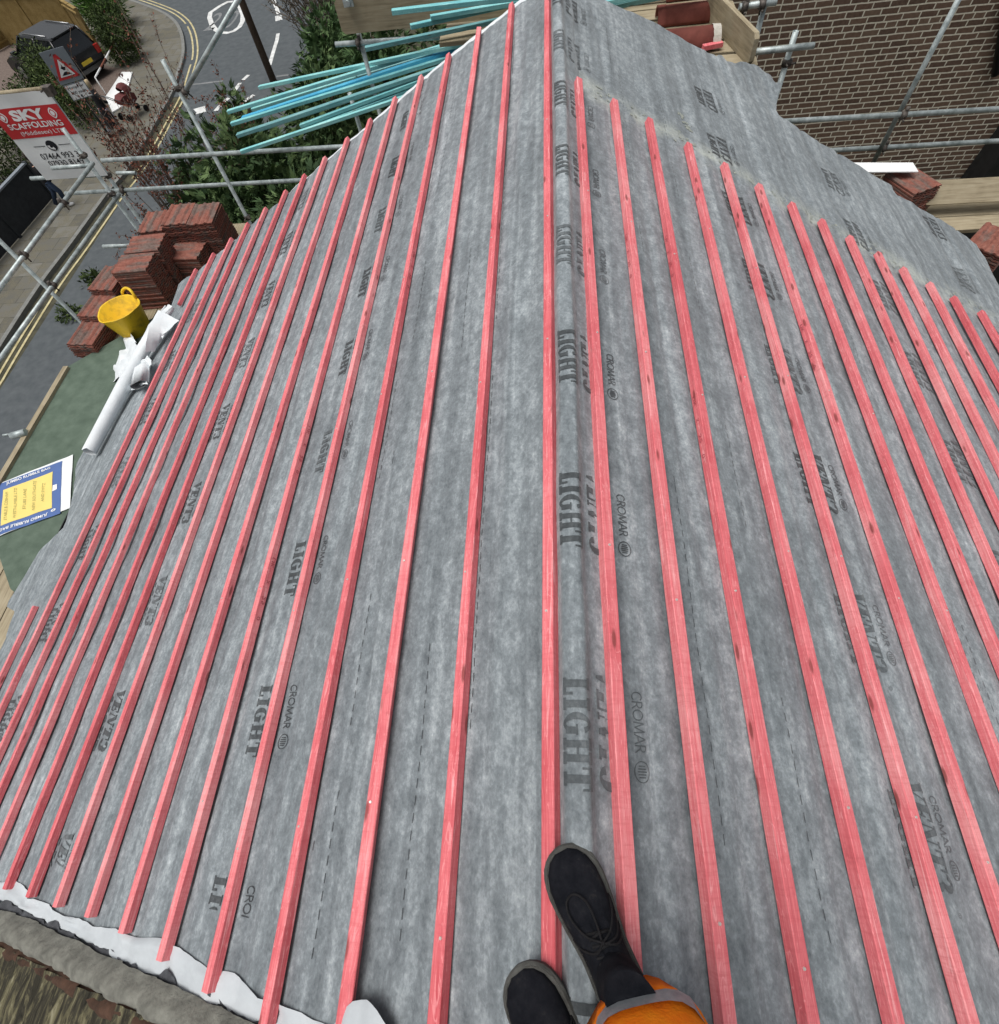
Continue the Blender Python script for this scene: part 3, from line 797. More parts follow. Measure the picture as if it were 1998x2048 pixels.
# ------------------------------------------------------------------ scaffold
TR = .029
gT = 'galvanised scaffold tubes around the roof'
def scaffold_tube(label, pts, couplers=(), r=TR, mat='galv'):
    bm = bm_new(); P = [Vector(p) for p in pts]
    a, b = P[0], P[-1]; d = (b-a).normalized()
    x = d.cross(Vector((0, 0, 1))); x = (x if x.length > 1e-3 else Vector((1, 0, 0))).normalized(); y = d.cross(x)
    n = 14; R = []
    for q, rr in ((a, r*.78), (a, r), (b, r), (b, r*.78)):
        R.append([bm.verts.new(q + x*rr*math.cos(2*math.pi*k/n) + y*rr*math.sin(2*math.pi*k/n)) for k in range(n)])
    for u, v in zip(R, R[1:]):
        for k in range(n):
            f = bm.faces.new((u[k], u[(k+1) % n], v[(k+1) % n], v[k])); f.smooth = True
    # hollow ends
    for q, ringv, s in ((a + d*.12, R[0], 1), (b - d*.12, R[3], -1)):
        inner = [bm.verts.new(q + x*r*.78*math.cos(2*math.pi*k/n) + y*r*.78*math.sin(2*math.pi*k/n)) for k in range(n)]
        for k in range(n): bm.faces.new((ringv[k], ringv[(k+1) % n], inner[(k+1) % n], inner[k]))
        bm.faces.new(inner)
    bmesh.ops.recalc_face_normals(bm, faces=bm.faces[:])
    for f in bm.faces: f.smooth = len(f.verts) == 4
    o = build('scaffold_tube', bm, MT[mat], loc=a)
    tag(o, label, 'scaffold tube', gT)
    for c in couplers:
        c = Vector(c); bm = bm_new()
        t = (c-a).dot(d); c = a + d*t
        tube(bm, [c-d*.032, c+d*.032], r+.014, 10)
        tube(bm, [c-d*.026+x*.02, c+d*.026+x*.02], r+.012, 8)
        tube(bm, [c+x*(r+.005)+y*.035, c+x*(r+.06)+y*.035], .011, 6)
        tube(bm, [c-x*.01+y*(r+.01), c-x*.01+y*(r+.065)], .010, 6)
        tube(bm, [c-y*(r-.01)+d*.02, c-y*(r+.05)+d*.02], .022, 6)
        build('coupler', bm, MT['coupler'], o)
    return o
zT, zM = -2.0, -2.56
J = at(187, 322, z=zT)
scaffold_tube('upper guard rail tube along the whole gable end, passing before the brick wall', [at(204, 321, z=zT), at(2120, 211, z=zT)], [at(1805, 226, z=zT)])
scaffold_tube('lower guard rail tube running along the whole gable end, just above the conifers', [at(131, 387, z=zM), at(2120, 275, z=zM)], [at(1768, 297, z=zM), at(246, 381, z=zM)])
scaffold_tube('short stub of scaffold tube pointing left across the bottom of the banner', [at(104, 336, z=zT-.03), at(184, 331, z=zT-.03)])
scaffold_tube('scaffold tube under the bottom edge of the red and white banner', [at(62, 357, Y=8.42), at(222, 349, Y=8.42)])
scaffold_tube('upper guard rail tube running towards the viewer along the left eaves', [at(186, 326, z=zT), at(-30, 616, z=zT)], [at(105, 408, z=zT), at(43, 511, z=zT)] )
scaffold_tube('lower guard rail tube running towards the viewer above the yellow lines', [at(238, 388, z=zM), at(-30, 760, z=zM)], [at(101, 571, z=zM)])
def upright(label, px, py, Y, zb=GZ, c=()):
    p = at(px, py, Y=Y); return scaffold_tube(label, [p, (p.x, p.y, zb)], c)
p1 = at(126, 257, Y=8.05)
upright('upright scaffold tube at the left corner whose open top stands in front of the banner', 126, 257, 8.05, c=[(p1.x, p1.y, zT+.07), (p1.x, p1.y, zM+.07)])
upright('tall upright scaffold tube along the right edge of the red and white banner', 90, 178, 8.36, c=[(at(90,178,Y=8.36).x, 8.36, -1.22), (at(90,178,Y=8.36).x, 8.36, -2.38)])
p3 = at(325, 120, Y=8.1)
upright('upright scaffold tube rising from the conifers beside the red-leaved shrub', 325, 120, 8.1, c=[(p3.x, p3.y, -1.27), (p3.x, p3.y, -3.05)])
upright('upright scaffold tube on the street side of the left eaves, crossing both long rails', -20, 462, 6.55)
scaffold_tube('sloping scaffold brace tube crossing the road behind the teal battens', [at(366, 190, Y=8.06), at(484, -14, Y=8.06)], [at(370, 182, Y=8.06)])
scaffold_tube('tall sloping scaffold tube in front of the brown brick wall at the right', [at(1926, -18, Y=7.55), at(1742, 334, Y=7.75)])
p6 = at(1592, 62, Y=6.95)
upright('short open topped upright scaffold tube against the brick wall by the gable platform', 1592, 62, 6.95, c=[(p6.x, p6.y, p6.z-.26)])
scaffold_tube('short level scaffold tube crossing the open topped upright before the brick wall', [at(1490, 106, Y=6.90), at(1628, 91, Y=6.90)])
scaffold_tube('level scaffold tube end clamped over the notched toe board at the top edge', [at(1478, 14, Y=7.45), at(1553, 4, Y=7.45)], [at(1490, 8, Y=7.45), at(1524, 7, Y=7.45)])
upright('upright scaffold tube behind the notched toe board at the top edge', 1530, 6, 7.5)
scaffold_tube('grey scaffold tube crossing under the brown toe board beside the conifer tops', [at(671, 89, Y=8.46), at(905, 72, Y=8.46)], [at(717, 86, Y=8.46)])
upright('upright scaffold tube below the brown toe board', 713, 50, 8.52)
upright('thin upright scaffold tube showing below the teal battens', 699, 186, 8.3)
scaffold_tube('stub of scaffold tube poking out beside the red tile stacks', [at(207, 493, z=-2.95), at(262, 491, z=-2.95)])
scaffold_tube('scaffold tube with a yellow end cap beyond the corner of the banner', [at(234, 346, z=-2.9), at(272, 346, z=-2.9)])

def board(label, a, b, w, t, name='scaffold_board', up=Vector((0, 0, 1)), m='board', round_end=0.0, kids=None):
    """plank from a to b; w across, t thick; a, b are the middle of its top face"""
    a, b = Vector(a), Vector(b); Mx = frame(a, b, up); L = (b-a).length; bm = bm_new()
    c = min(w*.16, .04) if round_end else .004
    pts = [(-w/2, c), (-w/2+c, 0), (w/2-c, 0), (w/2, c), (w/2, L-c), (w/2-c, L), (-w/2+c, L), (-w/2, L-c)]
    prism(bm, pts, -t, 0)
    o = build(name, bm, MT[m]); o.matrix_world = Mx
    o.location = a; o.rotation_euler = Mx.to_euler()
    return tag(o, label, 'scaffold board', 'wooden scaffold boards')
# left platform, and the platform along the gable
zP = -3.08
for i in range(5):
    x = -5.12-.275*i - (.0)
    board('%s board of the left eaves platform, counted from the house wall' % ORD[i].capitalize(), (x, -2.0, zP+.002*i), (x, 8.0 - .05*i, zP+.002*i), .265, .045)
def hboard(label, px0, py0, px1, py1, z, w=.265, t=.045, m='board'):
    return board(label, at(px0, py0, z=z), at(px1, py1, z=z), w, t, m=m)
pb = at(880, 76, z=-1.06)
for i, (xx, yy) in enumerate(((pb.x, pb.y), (pb.x+.05, pb.y+.30), (-.3, pb.y-.30), (.45, pb.y-.60), (.5, pb.y-.90), (.5, pb.y-1.2))):
    board('%s pale board of the gable platform under the clay ridge tiles' % ORD[i].capitalize(), (xx, yy, -1.06), (2.05, yy-.02*i, -1.06), .262, .045)
# wide brown toe board on edge, top centre-left
a = at(668, 6, Y=8.40); b = at(683, 63, Y=8.40)
o = board('wide brown toe board standing on edge behind the teal battens', (a.x, 8.40, (a.z+b.z)/2), (1.9, 8.40, (a.z+b.z)/2-.02), abs(a.z-b.z)*1.25, .045, up=Vector((0, -1, 0)), round_end=1, name='toe_board')
bm = bm_new(); c0 = at(697, 3, Y=8.37)
box(bm, c0.x-.06, c0.x+.06, 8.33, 8.365, c0.z-.04, c0.z+.08); tube(bm, [(c0.x, 8.33, c0.z), (c0.x, 8.30, c0.z)], .03, 8)
build('board_clip', bm, MT['galv'], o)
# notched toe board running away at the right of the ridge tiles
A, B = at(1520, 62, z=-.80), at(1428, -28, z=-.80)
board('pale toe board with a notched corner standing on edge right of the clay ridge tiles', Vector((A.x, A.y, -.93))+Vector((0,-.05,0)), Vector((B.x, B.y, -.93)), .26, .05, up=Vector((1, .25, 0)), name='toe_board', round_end=1)
# right hand platform boards beyond the right eaves corner
for i, (py0, z, w) in enumerate(((382, -2.62, .265), (418, -2.88, .265), (446, -2.88, .265))):
    p, q2 = at(1835, py0+5, z=z), at(2090, py0-9, z=z)
    board(['topmost pale board on edge beyond the right eaves, below the brick wall', 'middle pale board beyond the right eaves corner', 'lowest pale board beyond the right eaves corner, nearest the membrane'][i], p, q2, w, .045, up=Vector((0, -.75, .66)) if i == 0 else Vector((0, 0, 1)))
# toe board and edge along the outside of the left platform
A, B = at(131, 732, z=-2.93), at(-30, 1004, z=-2.93)
o = board('weathered edge board running along the outer side of the green sheet', A, B, .07, .20, name='toe_board')
bm = bm_new(); c0 = at(40, 868, z=-2.91); tube(bm, [c0+Vector((-.10, -.03, 0)), c0+Vector((.07, .03, 0))], .045, 10); tube(bm, [c0+Vector((-.13, 0, .0)), c0+Vector((-.20, -.03, .02))], .016, 6)
build('coupler', bm, MT['galv'], o)

# ------------------------------------------------------------------ green sheet, rubble bag, rolls, tub
zS = -2.97
gpts = [at(134, 734, z=zS), Vector((-5.30, 6.10, zS)), Vector((-5.02, 1.32, zS)), at(21, 1178, z=zS), at(-2, 1112, z=zS), at(-40, 1040, z=zS)]
bm = bm_new(); prism(bm, [(p.x, p.y) for p in gpts], zS-.022, zS)
tag(build('green_sheet', bm, MT['green']), 'green boarding sheet laid flat along the left eaves platform', 'board')
bc = [at(147, 911, z=zS), at(143, 1010, z=zS), at(120, 1032, z=zS), at(0, 1077, z=zS), at(-110, 1112, z=zS), at(-110, 1010, z=zS), at(0, 967, z=zS)]
bO, bU = at(0, 1077, z=zS), (at(120, 1032, z=zS)-at(0, 1077, z=zS)); bU.normalize(); bV = Vector((-bU.y, bU.x, 0))
def bagp(px, py, h=0.0):
    p = at(px, py, z=zS+.012); return p + Vector((0, 0, h + .006*N3(p.x*7, p.y*7, 3)))
def patch(bm, px, h, n=8, m=6, mi=0):
    """bilinear cloth patch through four pixels"""
    q = [bagp(x, y) for x, y in px]; g = []
    for i in range(n+1):
        row = []
        for j in range(m+1):
            u, v = i/n, j/m
            p = q[0]*(1-u)*(1-v)+q[1]*u*(1-v)+q[2]*u*v+q[3]*(1-u)*v
            p.z = zS+.014+h+.010*N3(p.x*5, p.y*5, 3)
            row.append(bm.verts.new(p))
        g.append(row)
    for i in range(n):
        for j in range(m):
            f = bm.faces.new((g[i][j], g[i+1][j], g[i+1][j+1], g[i][j+1])); f.smooth = True; f.material_index = mi
            f.normal_update()
            if f.normal.z < 0: f.normal_flip()
bm = bm_new()
patch(bm, [(-60, 990), (146, 909), (140, 1016), (-60, 1096)], 0, 14, 10)
patch(bm, [(-60, 990), (125, 922), (121, 1027), (-60, 1092)], .003, 14, 10, 1)
patch(bm, [(8, 981), (107, 944), (104, 1016), (2, 1052)], .006, 12, 8, 2)
bag_bm = bm
_tc = {}
def text_polys(s, bold=0.0):
    """triangles of a line of lettering, normalised to a 1 x 1 box"""
    if (s, bold) in _tc: return _tc[s, bold]
    cu = bpy.data.curves.new('t', 'FONT'); cu.body = s; cu.size = 1; cu.resolution_u = 3; cu.offset = bold
    o = bpy.data.objects.new('t', cu); COL.objects.link(o)
    dg = bpy.context.evaluated_depsgraph_get(); me = o.evaluated_get(dg).to_mesh()
    V = [v.co.copy() for v in me.vertices]; F = [list(p.vertices) for p in me.polygons]
    o.evaluated_get(dg).to_mesh_clear(); bpy.data.objects.remove(o); bpy.data.curves.remove(cu)
    x0, x1 = min(v.x for v in V), max(v.x for v in V); y0, y1 = min(v.y for v in V), max(v.y for v in V)
    r = ([((v.x-x0)/(x1-x0), (v.y-y0)/(y1-y0)) for v in V], F)
    _tc[s, bold] = r; return r
def put_text(bm, s, fn, mi=0, bold=0.0, flip=None):
    V, F = text_polys(s, bold); vs = [bm.verts.new(fn(u, v)) for u, v in V]
    for f in F:
        try: q = bm.faces.new([vs[i] for i in f]); q.material_index = mi
        except ValueError: pass
def quadfn(pxs, h):
    """maps the text box (u, v) on four pixels: lower-left, lower-right, upper-right, upper-left"""
    q = [at(x, y, z=zS) for x, y in pxs]
    def fn(u, v):
        p = q[0]*(1-u)*(1-v)+q[1]*u*(1-v)+q[2]*u*v+q[3]*(1-u)*v
        p.z = zS+.014+h+.010*N3(p.x*5, p.y*5, 3); return p
    return fn
bm = bag_bm
put_text(bm, 'JUMBO RUBBLE BAG', quadfn([(16, 973), (104, 940), (103, 935), (15, 966)], .0075), 3, .02)
put_text(bm, 'JUMBO RUBBLE BAG', quadfn([(98, 1026), (2, 1058), (1, 1066), (97, 1033)], .0075), 3, .02)
for t, x0, y0, y1, w in (('STABLE & COBHAM', 11, 1042, 986, 6), ('WESTHUMBLE LTD', 29, 1038, 978, 6), ('STUBS LANE', 48, 1020, 980, 6), ('NEW SOUTHGATE', 67, 1022, 964, 6), ('AND SYFTZ', 85, 1005, 968, 6)):
    put_text(bm, t, quadfn([(x0+w, y0), (x0+w+3, y1), (x0+3, y1), (x0, y0)], .0092), 4)
for pxs in ([(108, 985), (117, 980), (117, 970), (109, 973)],):
    fn = quadfn(pxs, .0075); f = bm.faces.new([bm.verts.new(fn(u, v)) for u, v in ((0,0),(1,0),(1,1),(0,1))]); f.material_index = 3
fn = quadfn([(104, 1026), (114, 1022), (114, 1017), (104, 1021)], .0075)
for k in range(12):
    a0, a1 = 2*math.pi*k/12, 2*math.pi*(k+1)/12
    bm.faces.new([bm.verts.new(fn(.5+r*math.cos(a), .5+r*math.sin(a))) for r, a in ((.5, a0), (.5, a1), (.22, a1), (.22, a0))]).material_index = 3
for f in bm.faces:
    f.normal_update()
    if f.normal.z < 0: f.normal_flip()
tag(build('rubble_bag', bm, [MT['banner'], MT['blueprint'], MT['yellowprint'], MT['whitep'], MT['greenprint']]), 'flat folded rubble bag with blue and yellow print lying on the green sheet', 'bag')

# faint grade stamps on the upslope faces of some battens
for side, s_, y0 in (('R', .420, 2.75), ('R', .702, 2.9), ('R', .702, 1.7), ('R', 1.648, 2.6), ('L', 1.826, 1.1), ('L', 1.826, 2.0), ('L', 1.144, 3.2)):
    o, w, h = BATT[side, s_]; bm = bm_new(); yb = y0 - o.location.y
    fx = -(w/2+.0022) if side == 'R' else (w/2+.0022)
    for txt, a, l in (('UK', 0, .06), ('X', .13, .022), ('25', .22, .045), ('0', .33, .02)):
        put_text(bm, txt, lambda u, v: Vector((fx, yb-a-l*u, .009+.018*v)))
    st_ = build('grade_stamp', bm, MT['stamp'], o); st_.matrix_parent_inverse = Matrix.Identity(4)
# rolled white membrane offcut, opening out at its upper end
def on_left(px, py, h): return at(px, py, side='L', t=h)
bm = bm_new()
axis = [(178, 904), (213, 838), (248, 772), (283, 706), (312, 655), (330, 622)]
rr = [.066, .070, .078, .088, .104, .118]
rings = []
for i, ((x, y), r) in enumerate(zip(axis, rr)):
    p = on_left(x, y, r*.95+.03)
    d = (on_left(*axis[min(i+1, 5)], .1)-on_left(*axis[max(i-1, 0)], .1)).normalized()
    up = Vector((-ST, 0, CT)); xx = d.cross(up).normalized(); yy = xx.cross(d)
    open_ = max(0, (i-1.6)/3.0); row = []
    for k in range(21):
        a = math.pi*(-.55) + k/20*2*math.pi*(1.12-.62*open_)
        rad_ = r*(1+.05*N3(i*.7, k*.4, 2)+.012*k/20)
        q = p + xx*rad_*math.cos(a)*(1+.45*open_) + yy*rad_*math.sin(a)*(1-.40*open_) + d*(.035*N3(k*.5, i, 3) if i in (0, 5) else 0)
        row.append(bm.verts.new(q))
    rings.append(row)
for a, b in zip(rings, rings[1:]):
    for k in range(20):
        f = bm.faces.new((a[k], a[k+1], b[k+1], b[k])); f.smooth = True
# flared loose tail
top = rings[-1]; q0 = on_left(355, 634, .05); q1 = on_left(316, 622, .16); q2 = on_left(330, 690, .05)
ft = [[None]*7 for _ in range(6)]
cor = [on_left(316, 621, .20), on_left(353, 637, .08), on_left(318, 688, .06), on_left(292, 705, .17)]
for i in range(6):
    for j in range(7):
        u, v = i/5, j/6
        p = cor[0]*(1-u)*(1-v)+cor[1]*u*(1-v)+cor[2]*u*v+cor[3]*(1-u)*v
        p += Vector((-ST, 0, CT))*(.035*math.sin(u*5+v*3)+.02*N3(u*3, v*3, 5))
        ft[i][j] = bm.verts.new(p)
for i in range(5):
    for j in range(6):
        f = bm.faces.new((ft[i][j], ft[i+1][j], ft[i+1][j+1], ft[i][j+1])); f.smooth = True
tag(build('membrane_roll', bm, MT['white_roll']), 'long white roll of membrane lying slantwise on the eaves, flared open at its upper end', 'membrane roll')
# crumpled white offcut beneath it
bm = bm_new()
def cloth(px, hh, n=14, m=14, amp=.03, sd=1.0, mi=0):
    q = [on_left(x, y, h) for (x, y), h in zip(px, hh)]; g = []
    for i in range(n+1):
        row = []
        for j in range(m+1):
            u, v = i/n, j/m
            p = q[0]*(1-u)*(1-v)+q[1]*u*(1-v)+q[2]*u*v+q[3]*(1-u)*v
            p += Vector((0, 0, 1))*amp*(abs(N3(u*2.2+sd, v*2.2, sd))*1.6+.4*N3(u*5, v*5, sd))
            row.append(bm.verts.new(p))
        g.append(row)
    for i in range(n):
        for j in range(m):
            f = bm.faces.new((g[i][j], g[i+1][j], g[i+1][j+1], g[i][j+1])); f.material_index = mi; f.smooth = True
cloth([(201, 712), (231, 686), (248, 738), (214, 786)], [-.05, .02, .06, -.06], amp=.035, sd=1.3)
cloth([(236, 700), (266, 672), (282, 702), (246, 752)], [.0, .05, .07, .03], amp=.07, sd=4.1)
cloth([(228, 740), (262, 712), (282, 716), (250, 768)], [.05, .08, .08, .05], amp=.05, sd=6.1)
cloth([(268, 740), (296, 712), (304, 722), (298, 745)], [.06, .10, .08, .05], amp=.03, sd=2.1)
# curled tube end showing a grey inside
c0, c1 = on_left(285, 735, .10), on_left(279, 770, .075)
d = (c1-c0).normalized(); xx = d.cross(Vector((0, 0, 1))).normalized(); yy = xx.cross(d)
ra = [bm.verts.new(c0 + xx*.085*math.cos(t)+yy*(.050+.012*math.cos(3*t))*math.sin(t)) for t in [2*math.pi*k/16 for k in range(16)]]
rb = [bm.verts.new(c1 + xx*.100*math.cos(t)+yy*(.052+.016*math.cos(2*t+1))*math.sin(t)) for t in [2*math.pi*k/16 for k in range(16)]]
rc = [bm.verts.new(c0 + d*.06 + xx*.070*math.cos(t)+yy*.030*math.sin(t)) for t in [2*math.pi*k/16 for k in range(16)]]
for k in range(16):
    f = bm.faces.new((ra[k], ra[(k+1) % 16], rb[(k+1) % 16], rb[k])); f.smooth = True
    f = bm.faces.new((rb[k], rb[(k+1) % 16], rc[(k+1) % 16], rc[k])); f.material_index = 1
f = bm.faces.new(rc); f.material_index = 1
cloth([(258, 780), (290, 756), (296, 768), (262, 786)], [.03, .06, .04, .02], amp=.04, sd=8.8)
bmesh.ops.recalc_face_normals(bm, faces=bm.faces[:])
tag(build('membrane_offcut', bm, [MT['white_roll'], MT['greybk']]), 'crumpled white membrane offcut tucked under the long white roll', 'membrane offcut')

# yellow flexible tub with two handles
tc = at(262, 690, z=-3.04) + Vector((.05, .22, 0)); tc.z = -3.055
tub = empty('yellow_tub', tc, 'yellow flexible builder tub with one handle raised, in front of the red tile stacks', 'tub')
bm = bm_new(); n = 40; prof_t = [(0, .012), (.155, .012), (.17, .0), (.185, .02), (.262, .44), (.272, .445), (.268, .455), (.252, .45), (.178, .03), (0, .026)]
rowp = None
for r, z in prof_t:
    row = []
    for k in range(n):
        a = 2*math.pi*k/n; dip = -.03*max(0, -math.cos(2*(a-2.2)))*(z/.45)**2
        e = 1+.06*math.cos(2*(a-.6))*(z/.45)
        row.append(bm.verts.new((tc.x+r*e*math.cos(a), tc.y+r*e*math.sin(a), tc.z+z+dip)))
    if rowp:
        for k in range(n):
            f = bm.faces.new((rowp[k], rowp[(k+1) % n], row[(k+1) % n], row[k])); f.smooth = True
    rowp = row
bmesh.ops.remove_doubles(bm, verts=bm.verts[:], dist=1e-5)
build('tub_body', bm, MT['yellow'], tub)
for ang, hgt in ((1.3, .10),):
    bm = bm_new(); P = []
    for k in range(13):
        t = -1+2*k/12; a = ang + t*.42
        hz = (1-t*t)**.6*hgt if hgt > .05 else -.05-.05*(1-t*t)
        rr2 = .268 + (0.03*(1-t*t) if hgt > .05 else -.012)
        P.append((tc.x+rr2*math.cos(a), tc.y+rr2*math.sin(a), tc.z+.43+hz))
    tube(bm, P, .019, 8); build('handle', bm, MT['yellow'], tub)
bm = bm_new(); prism(bm, [(tc.x+.174*math.cos(2*math.pi*k/24), tc.y+.174*math.sin(2*math.pi*k/24)) for k in range(24)], tc.z+.035, tc.z+.05); build('residue', bm, MT['dirt'], tub)
bm = bm_new(); tube(bm, [(tc.x-.03, tc.y-.02, tc.z+.05), (tc.x-.06, tc.y+.03, tc.z+.19)], .012, 8); tag(build('wooden_stick', bm, MT['board']), 'short stick standing inside the yellow tub', 'stick')

# ------------------------------------------------------------------ stacks of roof tiles
def tile_bm(w=.39, l=.50):
    bm = bm_new(); n = 30; rows = []
    for yy in (-l/2, -l/6, l/6, l/2):
        top, bot = [], []
        for k in range(n+1):
            u = k/n; ph = (u*3) % 1
            b = .017*(max(0, math.sin(ph*2*math.pi*1.0)) if ph < .5 else .12*abs(math.sin(ph*2*math.pi)))
            jz = .002*N3(u*6, yy*7, 3)
            top.append(bm.verts.new((-w/2+u*w, yy, .017+b+jz))); bot.append(bm.verts.new((-w/2+u*w, yy, b*.85+jz)))
        rows.append((top, bot))
    for (t0, b0), (t1, b1) in zip(rows, rows[1:]):
        for k in range(n):
            bm.faces.new((t0[k], t0[k+1], t1[k+1], t1[k])); bm.faces.new((b0[k], b1[k], b1[k+1], b0[k+1]))
        bm.faces.new((t0[0], t1[0], b1[0], b0[0])); bm.faces.new((t0[n], b0[n], b1[n], t1[n]))
    for (t, b), s in ((rows[0], 1), (rows[-1], -1)):
        for k in range(n):
            q = (t[k], b[k], b[k+1], t[k+1]); bm.faces.new(q if s > 0 else q[::-1])
    bmesh.ops.recalc_face_normals(bm, faces=bm.faces[:])
    return bm
tile0 = build('roof_tile', tile_bm(), MT['tile']); used = []
def tile_stack(label, group, x, y, zb, ztop, yaw, lean=(0, 0), pitch=.031, tilt=0.0):
    n = max(1, int((ztop-zb)/pitch))
    for k in range(n):
        o = tile0 if not used else tile0.copy()
        if used: COL.objects.link(o)
        used.append(1)
        o.location = (x+lean[0]*k/n+.008*N3(x*9, k*.4, 1)+random.uniform(-.003, .003), y+lean[1]*k/n+.010*N3(y*9, k*.5, 5)+random.uniform(-.006, .006), zb+k*pitch)
        o.rotation_euler = (tilt, 0, yaw+random.uniform(-.012, .012))
        tag(o, label, 'roof tile', group)
zb = zP+.012
S = tile_stack
S('red concrete roof tile in the right-hand pile of the big far corner stack', 'tiles of the right-hand pile of the far corner stack', -5.13, 7.30, zb, -2.42, .05, (.02, -.03))
S('red concrete roof tile in the middle pile of the big far corner stack', 'tiles of the middle pile of the far corner stack', -5.54, 7.33, zb, -2.42, .05, (.02, -.03))
S('red concrete roof tile in the lower left pile of the big far corner stack', 'tiles of the lower left pile of the far corner stack', -5.95, 7.30, zb, -2.49, .05, (.02, -.02))
S('red concrete roof tile in the rear half of the tall stack behind the yellow tub', 'tiles of the rear half of the stack behind the yellow tub', -5.83, 6.66, zb, -2.42, math.pi/2+.06, (.04, 0))
S('red concrete roof tile in the front half of the tall stack behind the yellow tub', 'tiles of the front half of the stack behind the yellow tub', -5.85, 6.25, zb, -2.44, math.pi/2+.04, (.05, 0))
S('red concrete roof tile in the low pile close to the roof verge', 'tiles of the low pile close to the roof verge', -5.42, 6.86, zb, -2.72, math.pi/2-.06, (.0, 0))
S('red concrete roof tile in the stack left of the yellow tub, nearer the tall stack', 'tiles of the stack left of the yellow tub', -6.42, 5.80, zb, -2.70, -.10, (.05, .0))
S('red concrete roof tile in the small pile between tall stack and street rails', 'tiles of the small pile beside the street rails', -6.35, 6.22, zb, -2.62, -.1, (.03, 0))
S('red concrete roof tile in the outermost low stack at the end of the green sheet', 'tiles of the outermost low stack by the green sheet', -6.45, 5.36, zb, -2.82, -.08, (.05, 0))
S('red concrete roof tile in the stack under the white board strip below the brick wall', 'tiles of the stack under the white board strip', 4.36, 6.90, -2.95, -2.46, .42, (0, 0))
S('red concrete roof tile in the stack at the right eaves corner', 'tiles of the stack at the right edge by the eaves corner', 4.94, 5.82, -3.05, -2.58, -.75, (0, 0))
# white strip on the right hand stack
c = [at(1690, 325, z=-2.40), at(1826, 325, z=-2.40), at(1837, 343, z=-2.40), at(1700, 344, z=-2.40)]
bm = bm_new(); prism(bm, [(p.x, p.y) for p in c], -2.412, -2.40)
tag(build('white_strip', bm, MT['white_board']), 'clean white strip of board lying on the red tile stack below the brick wall', 'board strip')

# ------------------------------------------------------------------ clay ridge tiles on the gable platform
def ridge_tile_obj(label, a, b, r, mortar=True):
    a, b = Vector(a), Vector(b); Mx = frame(a, b); L = (b-a).length
    root = empty('ridge_tile', a, label, 'ridge tile', 'half-round clay ridge tiles on the gable platform')
    bm = bm_new(); n = 16; rings = []
    for yy, ro, ri in ((0, r, r-.022), (L*.16, r, r-.022), (L*.161, r*.97, r-.022), (L, r*.97, r-.022)):
        o_ = [bm.verts.new(Mx @ Vector((ro*math.cos(math.pi*k/n), yy, ro*.9*math.sin(math.pi*k/n)))) for k in range(n+1)]
        i_ = [bm.verts.new(Mx @ Vector((ri*math.cos(math.pi*k/n), yy, ri*.9*math.sin(math.pi*k/n)))) for k in range(n+1)]
        rings.append((o_, i_))
    for (o0, i0), (o1, i1) in zip(rings, rings[1:]):
        for k in range(n):
            f = bm.faces.new((o0[k], o0[k+1], o1[k+1], o1[k])); f.smooth = True
            f = bm.faces.new((i0[k+1], i0[k], i1[k], i1[k+1])); f.smooth = True
        bm.faces.new((o0[0], o1[0], i1[0], i0[0])); bm.faces.new((o1[n], o0[n], i0[n], i1[n]))
    for (o_, i_), s in ((rings[0], 1), (rings[-1], -1)):
        for k in range(n): bm.faces.new((o_[k+1], o_[k], i_[k], i_[k+1]) if s > 0 else (o_[k], o_[k+1], i_[k+1], i_[k]))
    build('tile_body', bm, MT['ridge_tile'], root)
    if mortar:
        bm = bm_new(); rows = []
        for yy in (L-.075, L-.04, L+.004):
            rows.append([bm.verts.new(Mx @ Vector(((r+.003+.006*N3(k*.6, yy*9, 2))*math.cos(math.pi*k/n), yy+(.012*N3(k*.8, 1, 1) if yy < L-.05 else 0), (r*.9+.003+.006*N3(k*.5, yy*9, 3))*math.sin(math.pi*k/n)))) for k in range(n+1)])
        for p, q in zip(rows, rows[1:]):
            for k in range(n): bm.faces.new((p[k], p[k+1], q[k+1], q[k]))
        bm.faces.new([rows[-1][k] for k in range(n+1)])
        build('mortar', bm, MT['mortar'], root)
zR = -1.05
ridge_tile_obj('half-round clay ridge tile with a pale mortar band on its end, nearest the membrane edge', at(1296, 98, z=zR), at(1434, 84, z=zR), .165)
ridge_tile_obj('half-round clay ridge tile lying behind the one with the mortar band', at(1312, 44, z=zR), at(1420, 33, z=zR), .155, False)
ridge_tile_obj('half-round clay ridge tile furthest back at the top edge of the picture', at(1330, -6, z=zR), at(1425, -16, z=zR), .155, False)
bm = bm_new(); a, b = at(1405, 100, z=-1.03), at(1443, 92, z=-1.03)
Mx = frame(a, b); box(bm, -.03, .03, 0, (b-a).length, 0, .04, Mx)
tag(build('red_batten_scrap', bm, MT['red']), 'small scrap of red batten lying on the platform boards under the mortar-banded ridge tile', 'batten scrap')

